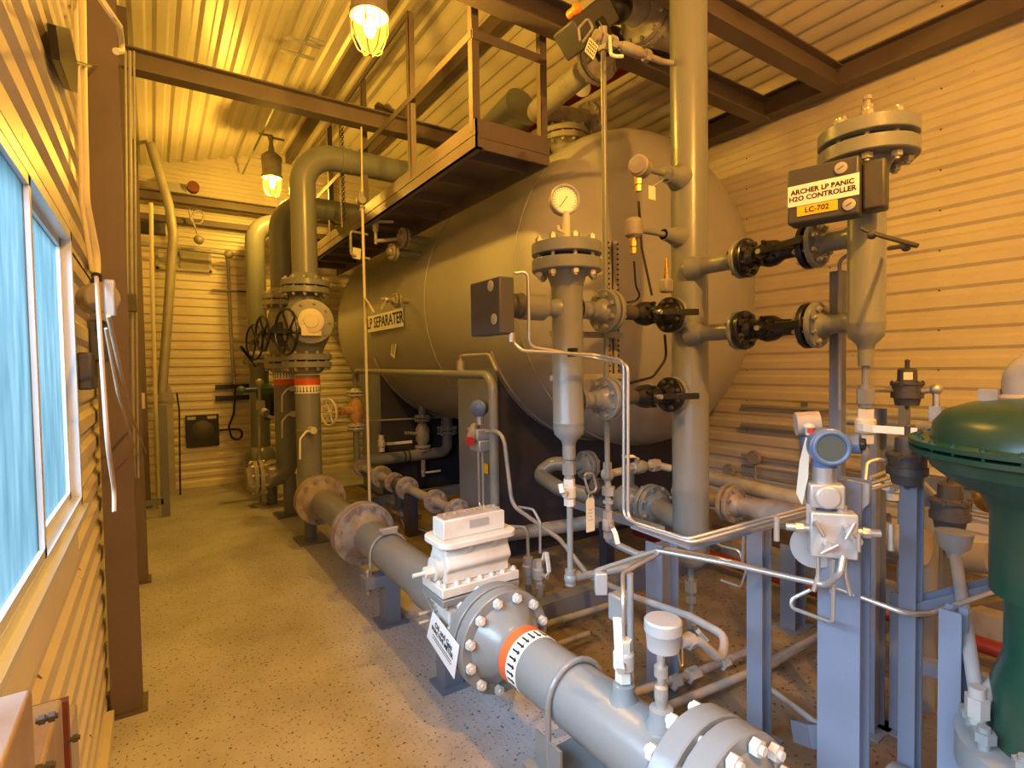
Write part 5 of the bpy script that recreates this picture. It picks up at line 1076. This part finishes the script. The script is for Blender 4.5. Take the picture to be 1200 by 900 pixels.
b = B(); b.torus(tg+V((0, 0, h_*.55)), Y_, .012, .002, 14, 5); b.build('ring', 'zinc', t)
# tee cross near (710,552) to tall vessel
t = thing('drain_header', 'grey small bore piping joining the thin tube to the tall vessel', 'pipe', P(712, 555, Y=1.95))
b = B(); c0 = P(712, 556, Y=1.95); c1 = P(745, 548, Y=1.95); c2 = P(768, 545, Y=1.95); c3 = P(786, 549, Y=1.9); b.tube([c0, c1, c2, c3], .02, .02, 12); b.sphere(c0, .035, 12, 8); b.hexa(c2-X_*.03, c2+X_*.02, .034); b.cyl(c0, c0+Z_*.06, .022); b.cyl(c0, P(713, 600, Y=1.95), .016); b.hexa(P(713, 580, Y=1.95), P(713, 570, Y=1.95), .034); b.hexa(P(713, 590, Y=1.95), P(713, 586, Y=1.95), .028); b.build('pipe_barrel', 'greyd', t)
b = B(); b.lathe(c1-X_*.0, X_, [(-.03, .02), (0, .034), (.05, .034), (.08, .02)], 14); b.build('valve_body', 'grey', t)
ball_valve('grey ball valve with white lever below the lower black valve', c1, X_, V((-.2, -.4, 1)), .12, .024, 'grey', 'wheel', V((-1, -.2, .1)), .13)
v2 = P(713, 622, Y=1.9)
ball_valve('small rusty ball valve with white lever right of the cream tag', v2+Z_*.03, Z_, V((-.4, -1, 0)), .13, .024, 'rusty', 'wheel', V((.1, -.2, -.9)), .07)
pipe('grey elbowed drain pipe stepping down right of the cream tag', [v2-Z_*.03, P(713, 632, Y=1.9), P(722, 638, Y=1.9), P(748, 650, Y=1.8), P(760, 650, Y=1.75), P(735, 665, Y=1.72), P(700, 672, Y=1.8), V((C1X, BY, P(667, 678, Y=BY).z))], .018, 'grey', .03, 'pipe', 'drain_pipe')
b = B(); a = P(704, 682, X=1.5); b.box(a, (.05, .06, .09), (V((.8, -.6, 0)), V((.6, .8, 0)), Z_)); solo('junction_box', b, 'alu', 'small tilted grey box on the drain pipe below the tag', 'box', bevel=.005)
# lower struts and floor pipes
bar_('cross_member', P(670, 590, X=2.35), P(775, 622, X=2.0), .04, .04, 'steel', 'slate strut rail running behind the tag towards the tall vessel')
pipe('rusty floor pipe running from under the near pipe to the tall vessel drain', [P(655, 848, Z=.09), P(742, 812, Z=.09), P(812, 790, Z=.09), P(880, 762, Z=.09)], .02, 'rusty', .04, 'pipe', 'floor_pipe')
pipe('grey floor pipe running right, parallel to the rusty one', [P(700, 862, Z=.06), P(905, 778, Z=.06), P(960, 745, Z=.06)], .02, 'greyd', .04, 'pipe', 'floor_pipe')
pipe('thin conduit crossing the floor to the foot of the wide post', [P(880, 790, Z=.1), P(960, 850, Z=.1)], .013, 'cond', .03, 'conduit', 'floor_conduit')
pipe('floor pipe crossing below the lever valve', [P(628, 735, Z=.05), P(705, 712, Z=.05), P(740, 700, Z=.05)], .02, 'greyd', .03, 'pipe', 'floor_pipe')
pipe('second floor pipe crossing below the lever valve', [P(640, 760, Z=.05), P(690, 742, Z=.05)], .015, 'greyd', .03, 'pipe', 'floor_pipe')
pipe('brown floor conduit between slim post and wide post', [P(893, 780, Z=.07), P(956, 747, Z=.07)], .018, 'cond', .03, 'conduit', 'floor_conduit')
for (p_, q_, lb_) in (((806, 793), (818, 788), 'middle'), ((788, 801), (796, 798), 'left'), ((845, 778), (852, 775), 'right')):
    b = B(); b.hexa(P(*p_, Z=.09), P(*q_, Z=.09), .034); solo('union', b, 'greyd', '%s threaded union on the rusty floor pipe at the vessel drain foot' % lb_, 'fitting', 'threaded unions on the floor pipe')
b = B(); q = P(757, 700, X=1.9); b.cyl((q.x, q.y, 0), (q.x, q.y, P(745, 690, X=1.9).z), .016); 
pv = P(739, 760, X=1.62); b = B(); b.cyl((pv.x, pv.y, 0), (pv.x, pv.y, P(739, 672, X=1.62).z), .014); solo('pipe_upright', b, 'cond', 'plain grey upright conduit behind the round instrument head', 'conduit')
t = thing('small_transmitter', 'grey aluminium junction device on bracket behind the lever valve', 'instrument', P(728, 725, X=1.7))
b = B(); q = P(726, 712, X=1.7); b.box(q, (.06, .09, .12)); b.cyl(q-Z_*.05, q-Z_*.17, .018); b.build('housing', 'alu', t, .008)
b = B(); q = P(731, 765, X=1.7); b.box(q, (.004, .05, .09)); b.build('label_card', 'bandwhite', t)
wz = P(745, 604, Y=2.9)
bx('pipe_stand', (wz.x-.35, wz.y-.04, 0), (wz.x-.27, wz.y+.04, wz.z), 'navy', 'dark stand under the wide pipe behind the orifice fitting', 'support')
bx('skid_beam', (1.55, 2.62, 0), (4.4, 2.72, .12), 'steel', 'low skid member crossing the floor behind the orifice fitting', 'beam')
pipe('wide dark pipe running level behind the orifice fitting', [P(585, 628, X=2.35), P(745, 604, Y=2.9)], .055, 'greyd', cat='pipe')
rp0, rp1 = P(800, 655, Z=.13), P(1190, 778, Z=.13)
pipe('low red pipe along the floor behind the slate posts', [(3.5, 3.3, .13), (3.5, .2, .13)], .04, 'redpipe', cat='pipe', name='red_pipe')
bx('skid_beam', (3.75, -.2, 0), (3.87, 3.2, .2), 'greyd', 'pale skid beam running lengthwise behind the low red pipe', 'beam')
bx('skid_beam', (4.3, -.4, 0), (4.5, 3.1, .1), 'beam', 'brown skid beam on the floor along the right wall', 'beam')
# flanged pipe right of tall vessel
t = thing('outlet_pipe', 'rusty flanged pipe leaving the tall vessel towards the right', 'pipe', P(865, 590, X=2.6))
cF = P(857, 590, X=2.75)
b = B(); b.cyl(V((2.75, 2.25, cF.z)), V((2.75, cF.y, cF.z)), .045); b.lathe(V((2.75, cF.y-.04, cF.z)), -Y_, [(0, .05), (.1, .055), (.2, .075), (.9, .075)], 20); b.build('pipe_barrel', 'rusty', t); flange(t, (2.75, cF.y, cF.z), Y_, .22, .05, .026, 8, .04, 'rusty', 'rusty', br=.012)
pipe('dusty grey pipe above the rusty flanged pipe', [P(832, 560, X=3.2), P(1040, 612, X=3.2)], .05, 'greyd', cat='pipe')
for i, (y9, r, lb) in enumerate(((477, .018, 'topmost conduit on the right wall'), (501, .028, 'thick second conduit on the right wall'), (537, .014, 'third conduit on the right wall, with oval head'), (550, .014, 'fourth conduit on the right wall, with round head'), (561, .014, 'lowest conduit on the right wall'))):
    z = P(900, y9, X=4.93).z; pipe(lb, [(4.93, 3.2, z), (4.93, -.5, z)], r, 'cond', cat='conduit', name='wall_conduit', n=10)
for (x9, y9, lb) in ((885, 536, 'oval junction head on the upper wall conduit'), (856, 552, 'oval junction head on the lower wall conduit'), (972, 558, 'round junction head on the wall conduit behind the transmitter')):
    c = P(x9, y9, X=4.86); b = B(); b.lathe(c-X_*.05, X_, [(0, 0), (.0, .06), (.03, .075), (.06, .06), (.07, 0)], 16); b.cyl(c, (c.x, c.y, c.z-.35), .014); solo('junction_box', b, 'greyd', lb, 'junction box')
pipe('ochre pipe level behind the right level chamber drain', [P(985, 484, X=3.4), P(1180, 494, X=3.4)], .025, 'cond', cat='pipe')
pipe('thick ochre pipe below the wall regulator', [P(985, 491, X=3.3), P(1180, 508, X=3.3)], .03, 'cond', cat='pipe')
pipe('large grey pipe running level behind the green casing', [P(990, 514, X=3.0), P(1180, 535, X=3.0)], .055, 'grey', cat='pipe')
pipe('grey pipe crossing behind the regulator post', [P(1000, 640, X=3.6), P(1160, 655, X=3.6)], .08, 'greyd', cat='pipe')
pipe('grey elbowed pipe standing behind the funnel', [P(1085, 596, X=2.9), P(1085, 640, X=2.9), V((2.9, P(1085, 640, X=2.9).y, 0))], .045, 'grey', .06, cat='pipe')
for k in range(3): pipe('tube of the stainless bundle behind the wide post, tier %s' % ('top', 'middle', 'bottom')[k], [P(1020, 560+k*7, X=2.1), P(1060, 545+k*9, X=2.3)], .007, 'ss', cat='tube', name='stainless_tube')
b = B(); q = P(1160, 585, X=2.5); b.sphere(q-Y_*.0, .05, 14, 8); b.cyl(q, q-Y_*.07, .03); b.hexa(q-Y_*.07, q-Y_*.09, .04); solo('pipe_fitting', b, 'brass', 'ochre round fitting just left of the green body', 'fitting')
# small valves behind orifice meter
for (x9, y9, lb, hdv) in ((619, 668, 'white lever needle valve right of the orifice fitting', V((.2, -.2, 1))), (631, 672, 'second grey needle valve right of the orifice fitting', V((0, .2, 1)))):
    ball_valve(lb, P(x9, y9, X=1.62), Z_, V((.2, -1, 0)), .14, .026, 'alu' if x9 == 619 else 'greyd', 'wheel', hdv, .12)
pipe('bent tube rising from the needle valve by the orifice fitting', [P(619, 655, X=1.62), P(618, 618, X=1.62), P(597, 617, X=1.62)], .009, 'cond', .04, 'tube', 'small_tube', n=8)
pipe('tall hooked tube beside the needle valves', [P(633, 648, X=1.64), P(633, 612, X=1.64), P(625, 597, X=1.64), P(608, 594, X=1.7)], .007, 'cond', .04, 'tube', 'small_tube', n=8)
pipe('pipe elbow beneath the needle valves', [P(619, 685, X=1.62), P(620, 700, X=1.62), P(632, 702, X=1.62), P(634, 684, X=1.62)], .018, 'grey', .03, 'pipe', 'drain_pipe')
# transmitter by the saddle
tc2 = P(562, 478, X=1.96)
t = thing('pressure_transmitter', 'small blue transmitter with red cap in front of the tank saddle', 'instrument', tc2-Z_*.3)
b = B(); b.lathe(tc2-V((-.6, -.6, 0)).normalized()*.06, V((-.6, -.6, 0)), [(0, .045), (.01, .06), (.11, .06), (.12, .045)], 22); b.sphere(tc2, .06); b.build('transmitter_housing', 'blue', t)
b = B(); b.cyl(tc2-Z_*.05, tc2-Z_*.12, .03); b.build('neck', 'ss', t)
b = B(); b.box(tc2-Z_*.19, (.12, .12, .08)); b.box(tc2-Z_*.27, (.1, .14, .08)); b.build('manifold', 'alu', t, .01)
b = B(); q = P(551, 516, X=1.86); b.cyl(q+V((.1, .1, .08)), q, .035); b.build('conduit_body', 'greyd', t)
b = B(); b.cyl(q, q+V((-.012, -.02, -.004)), .032); b.build('red_cap', 'red', t)
b = B()
for dx in (-.03, .03):
    q = tc2+V((0, dx, -.31)); b.tube([q, q-Z_*.4, q-Z_*.5+V((.0, -.12, 0))], .009, .04, 8)
b.build('impulse_tubes', 'ss', t)
b = B(); q = P(569, 549, X=2.3); b.box(q, (.004, .07, .08)); solo('warning_label', b, 'yellow', 'small yellow label on the tank saddle below the blue transmitter', 'label')

for k, (yy, lb) in enumerate(((2.6, 'left'), (1.4, 'middle'), (.4, 'right'))):
    z0_, z1_ = P(900, 561, X=4.93).z-.05, P(900, 477, X=4.93).z+.06
    b = B(); b.bb((4.955, yy-.02, z0_), (5.0, yy+.02, z1_)); solo('strut_channel', b, 'steel', '%s upright strut holding the conduits on the right wall' % lb, 'strut')

rx = P(1070, 500, X=3.3).y
t = thing('pipe_rack', 'slim slate pipe rack carrying the level pipes behind the posts', 'rack', (3.2, rx, 0))
b = B(); b.bb((3.17, rx-.02, 0), (3.21, rx+.02, 1.45)); b.build('upright', 'steel', t)
for xx, y9, rad in ((3.4, 489, .025), (3.3, 499, .03), (3.0, 525, .055), (3.6, 648, .08), (2.9, 640, .05)):
    zc_ = P(1075, y9, X=xx).z-rad; b = B(); b.bb((min(3.19, xx)-.04, rx-.018, zc_-.03), (max(3.19, xx)+.04, rx+.018, zc_)); b.build('cross_arm', 'steel', t)
r2b = P(1113, 598, X=2.35)
pipe('short grey pipe holding the funnel regulator out from the rack', [r2b, V((3.2, rx, r2b.z))], .012, 'cond', .03, 'pipe', 'support_pipe', n=8)
# ------------------------------------------------------------------ left wall equipment
LWX = WL+.04
t = thing('wall_box', 'long black box lamp fixed high on the left wall', 'box', P(72, 70, X=LWX))
b = B(); b.prism([(LWX-.01, P(60, 28, X=LWX).y, P(60, 28, X=LWX).z), (LWX-.01, P(77, 30, X=LWX).y, P(77, 32, X=LWX).z), (LWX-.01, P(87, 75, X=LWX).y, P(87, 75, X=LWX).z), (LWX-.01, P(87, 108, X=LWX).y, P(87, 108, X=LWX).z), (LWX-.01, P(78, 104, X=LWX).y, P(78, 104, X=LWX).z), (LWX-.01, P(65, 70, X=LWX).y, P(65, 70, X=LWX).z)], (.02, 0, 0)); b.build('case', 'black', t, .002)
b = B(); b.tube([P(88, 72, X=LWX), P(100, 76, X=LWX+.02), P(112, 77, X=LWX+.03)], .006, .02, 6); b.build('latch', 'cast', t)
cy0 = 2.92
def lw(x, y, X=-.17): return P(x, y, X=X)
pipe('fat cream conduit coming down the left wall beside the column', [lw(96, 0, -.19), lw(98, 150, -.19), lw(100, 235, -.19), lw(113, 300, -.17), lw(113, 325, -.17)], .014, 'cream', .08, 'conduit', 'wall_conduit')
pipe('thinner cream conduit left of the fat one', [lw(88, 0, -.2), lw(92, 120, -.2), lw(96, 240, -.2), lw(108, 318, -.18)], .008, 'cream', .08, 'conduit', 'wall_conduit')
t = thing('electrical_box', 'stack of grey electrical fittings on the left wall by the column', 'box', lw(115, 400))
b = B(); c = lw(116, 350, -.15); b.cyl(c+V((-.02, .05, 0)), c+V((.015, -.04, 0)), .055); b.box(c-Z_*.1, (.05, .08, .1)); b.build('isolator_body', 'greyd', t, .008)
b = B(); b.box(lw(129, 350, -.11), (.03, .05, .12)); b.build('terminal_box', 'alu', t, .006)
b = B(); b.box(lw(116, 400, -.15), (.05, .09, .14)); b.box(lw(103, 435, -.18), (.04, .2, .12)); b.build('lower_box', 'cast', t, .008)
for k, y in enumerate((322, 328)):
    b = B(); b.cyl(lw(113, y), lw(113, y+3), .017); b.build('collar', 'black', t)
pipe('long cream hose hanging free in front of the steel column', [lw(113, 325, -.14), lw(118, 400, -.12), lw(126, 520, -.11), lw(134, 575, -.11), lw(134, 600, -.11)], .006, 'hose', .1, 'hose', 'hanging_hose', n=8)
pipe('shorter cream hose swinging right across the column', [lw(127, 370, -.1), lw(140, 430, -.09), lw(155, 490, -.08), lw(171, 530, -.07)], .006, 'hose', .1, 'hose', 'hanging_hose', n=8)
pipe('thin cream hose between the two longer hoses', [lw(124, 385, -.1), lw(138, 460, -.09), lw(158, 525, -.08)], .004, 'hose', .1, 'hose', 'hanging_hose', n=8)
pipe('pale conduit arching over the column top', [lw(100, -30, -.19), lw(125, 10, -.06), lw(140, 30, -.05), lw(144, 60, -.05), lw(136, 60, -.05)], .008, 'cream', .05, 'conduit', 'wall_conduit', n=8)
for (x, X, r, lb) in ((147, -.055, .008, 'left conduit of three behind the near column'), (152, -.05, .011, 'middle conduit of three behind the near column'), (157, -.045, .007, 'right conduit of three behind the near column')):
    pipe(lb, [P(x, 60, Y=4.6), P(x+2, 300, Y=4.6), P(x+5, 560, Y=4.6)], r, 'cond', .1, 'conduit', 'wall_conduit', n=8)
b = B(); q = P(163, 470, Y=5.4); b.bb((WL+.01, 5.37, q.z-.065), (q.x+.04, 5.43, q.z+.065)); solo('switch_box', b, 'cream', 'small cream switch box by the far columns', 'box', bevel=.005)
b = B(); q = P(155, 355, Y=4.5); b.bb((WL+.01, 4.48, q.z-.06), (q.x+.025, 4.53, q.z+.06)); solo('switch_box', b, 'cast', 'small dark fitting on the conduits behind the near column', 'box', bevel=.005)
# bench leg at the column foot far left
t = thing('steel_stand', 'narrow slate upright frame standing by the far left column', 'stand', (.02, 7.1, 0))
b = B(); z1 = P(187, 475, Y=7.05).z; b.bb((.03, 7.0, 0), (.11, 7.08, z1)); b.build('upright', 'steel', t)
b = B(); z2 = P(180, 585, Y=7.05).z; b.bb((-.18, 7.0, z2-.06), (.05, 7.05, z2)); b.build('rail', 'steel', t)
# far wall items
FY = YF-.04
def fw(x, y, Y=FY): return P(x, y, Y=Y)
def fbox(nm, x0, y0, x1, y1, th, m_, lb, cat, parent=None):
    a = fw(x0, y0); c = fw(x1, y1); b = B(); b.bb((a.x, FY-th, a.z), (c.x, FY, c.z))
    if parent is not None: return b.build(nm, m_, parent)
    return solo(nm, b, m_, lb, cat)
t = thing('wall_panel', 'framed panel with grey board on the far wall', 'panel', fw(215, 320))
a, c = fw(182, 287), fw(248, 320)
b = B(); b.bb((a.x, FY-.03, a.z), (c.x, FY-.01, a.z-.03)); b.bb((a.x, FY-.03, c.z), (c.x, FY-.01, c.z+.03)); b.bb((a.x, FY-.03, c.z), (a.x+.03, FY-.01, a.z)); b.bb((c.x-.03, FY-.03, c.z), (c.x, FY-.01, a.z)); b.build('frame', 'cond', t)
a = fw(210, 290); b = B(); b.bb((a.x, FY-.025, a.z), (c.x-.03, FY-.008, c.z+.03)); b.build('board', 'board', t)
t = thing('wall_heater', 'black square fan unit low on the far wall', 'vent', fw(237, 520))
a, c = fw(217, 487), fw(257, 521); b = B(); b.bb((a.x, FY-.05, a.z), (c.x, FY, c.z)); b.build('case', 'black', t, .004)
b = B(); cc = (a+c)/2; b.lathe((cc.x, FY-.05, cc.z), -Y_, [(0, .14), (.01, .14), (.03, .09), (.035, 0)], 20); b.build('fan_cover', 'box', t)
b = B(); b.bb((a.x+.02, FY-.055, a.z-.06), (a.x+.12, FY-.045, a.z-.02)); b.bb((c.x-.14, FY-.055, a.z-.06), (c.x-.03, FY-.045, a.z-.02)); b.build('hinge', 'alu', t)
pipe('black cable looping beside the fan unit on the far wall', [fw(276, 455), fw(274, 485), fw(268, 500), fw(272, 515), fw(283, 515), fw(284, 503), fw(272, 503), fw(257, 504)], .014, 'rubber', .08, 'cable', 'black_cable', n=8)
pipe('vertical conduit dropping on the far wall above the fan unit', [fw(267, 300), fw(271, 400), fw(275, 455)], .022, 'cond', cat='conduit', name='wall_conduit')
pipe('level conduit on the far wall crossing the framed panel', [fw(160, 286, 8.3), fw(200, 290, 8.3), fw(290, 300, 8.3)], .022, 'cond', cat='conduit', name='wall_conduit')
b = B(); b.sphere(fw(268, 298, 8.3), .06); solo('junction_box', b, 'greyd', 'round junction head on the far level conduit', 'junction box')
for (x0, x1, y, th, lb) in ((248, 290, 341, .05, 'black strut bracket high on the far wall'), (252, 292, 453, .05, 'upper black strut bracket beside the cable'), (252, 292, 466, .05, 'lower black strut bracket beside the cable')):
    a, c = fw(x0, y-2), fw(x1, y+2); b = B(); b.bb((a.x, FY-th, a.z), (c.x, FY, c.z)); solo('strut_bracket', b, 'black', lb, 'bracket')
b = B(); a, c = fw(163, 251), fw(285, 272); b.bb((a.x, FY-.12, fw(163, 251).z), (2.5, FY, fw(163, 258).z)); solo('wall_rail', b, 'beam', 'dark rail on far wall just under the far tie beam', 'rail')
pipe('leaning pale duct bending down the far left corner, above the panel', [P(176, 168, Y=7.7), P(198, 240, Y=7.7), P(203, 275, Y=7.7), P(196, 380, Y=7.7), P(190, 460, Y=7.7)], .052, 'duct', .3, 'duct', 'leaning_duct')
pipe('thin upright yellow lit pole left of the leaning duct', [P(177, 238, Y=7.5), P(178, 320, Y=7.5), P(186, 600, Y=7.5)], .022, 'cream', .1, 'pole', 'thin_pole')
t = thing('gas_bottle_cabinet', 'narrow grey boxed panel standing against the far wall at left', 'cabinet', P(195, 575, Y=8.2))
a, c = P(187, 470, Y=8.2), P(206, 572, Y=8.2); b = B(); b.bb((a.x, 8.2, 0.0), (c.x, 8.35, a.z)); b.build('panel', 'duct', t); b = B(); b.prism([(a.x-.02, 8.18, a.z), (c.x+.03, 8.18, a.z), (c.x-.06, 8.18, a.z+.3), (a.x+.05, 8.18, a.z+.3)], (0, .18, 0)); b.build('hood', 'cond', t)
pipe('black chain like cable hanging right of the boxed panel', [P(207, 460, Y=8.15), P(210, 480, Y=8.15), P(211, 560, Y=8.15), V((P(211, 568, Y=8.15).x, 8.15, 0))], .012, 'chain', .05, 'cable', 'black_cable', n=6)
t = thing('detector_head', 'device with red cap mounted on far tie beam', 'sensor', P(225, 225, Y=8.1))
b = B(); c = P(226, 221, Y=8.15); b.cyl(c, c-Y_*.1, .07); b.build('red_cap', 'redrust', t); b = B(); b.box(c+V((-.18, .05, -.02)), (.22, .12, .12)); b.build('body', 'cond', t)
b = B(); b.tube([P(222, 245, Y=8.1), P(224, 262, Y=8.1), P(236, 262, Y=8.1), P(240, 250, Y=8.1), P(230, 245, Y=8.1), P(224, 255, Y=8.1), P(230, 270, Y=8.1), P(232, 276, Y=8.1)], .012, .06, 8); b.sphere(P(233, 281, Y=8.1), .06); b.build('cable_loop', 'cond', t)
for k, y in enumerate((268, 276)): pass
b = B(); q = P(178, 268, Y=7.9); b.bb((WL+.01, 7.85, q.z-.07), (q.x+.14, 7.95, q.z+.07)); solo('terminal_box', b, 'cast', 'dark terminal box under the far tie beam at left', 'box', bevel=.01)
# thing in bottom left corner
t = thing('wall_bracket_clamp', 'rust stained grey clamp block in the bottom left corner', 'clamp', P(50, 880, X=-.15))
def blk(x0, y0, x1, y1, X, th, m_, nm):
    a, c = P(x0, y0, X=X), P(x1, y1, X=X); b = B(); b.bb((X-th, min(a.y, c.y), min(a.z, c.z)-.12), (X, max(a.y, c.y), max(a.z, c.z))); return b.build(nm, m_, t, .003)
o = P(20, 830, X=-.13)
b = B(); b.bb((-.2, .62, 1.0), (-.125, .80, 1.245)); b.build('rear_block', 'rusty', t, .004)
b = B(); b.bb((-.19, .80, .98), (-.122, .98, 1.14)); b.build('middle_block', 'rusty', t, .004)
b = B(); b.bb((-.185, 1.02, .93), (-.125, 1.16, 1.04)); b.build('front_block', 'rusty', t, .004)
b = B(); b.bb((-.19, .985, .90), (-.117, 1.0, 1.13)); b.build('red_plate', 'redrust', t)
for (y, z) in ((.81, 1.20), (.78, 1.16), (.99, 1.07)): bolt_obj((-.115, y, z), X_, .02, .006, 'cast', t)

# families of repeats
GR = dict(steel_column='steel columns along the walls', tie_beam='tie beams under the roof', purlin='roof purlins', pipe_stand='small stands under the pipe runs', drain_valve='drain valves on the risers', swan_neck_pipe='swan-neck pipes at the left', gear_ball_valve='gear valves on the risers', ball_valve='small lever ball valves', black_ball_valve='black lever valves of the level bridle', bridle_spool='flanged spools of the level bridle', level_chamber='level chambers', slate_post='slate blue posts', stainless_tube='bare steel instrument tubes', wall_conduit='conduits fixed to the walls', hanging_hose='cream hoses by the column', black_cable='black cables', junction_box='junction boxes on the conduits', gas_regulator='dark gas regulators', level_controller='charcoal level controllers', sensor_head='sensor heads on the tall vessel', skid_beam='skid beams on the floor', floor_pipe='pipes lying on the floor', pressure_transmitter='blue pressure transmitters', gate_valve='gate valves under the tank', meter_run_pipe='flanged meter runs', red_pipe='red pipes', paper_tag='paper tags', strut_bracket='black strut brackets on the far wall', strut_channel='slate struts', switch_box='boxes behind the near column', vent_pipe='dark vent pipes on the tank top')
for o in bpy.data.objects:
    if o.parent is None and 'label' in o and 'group' not in o:
        k = o.name.split('.')[0]
        if k in GR: o['group'] = GR[k]
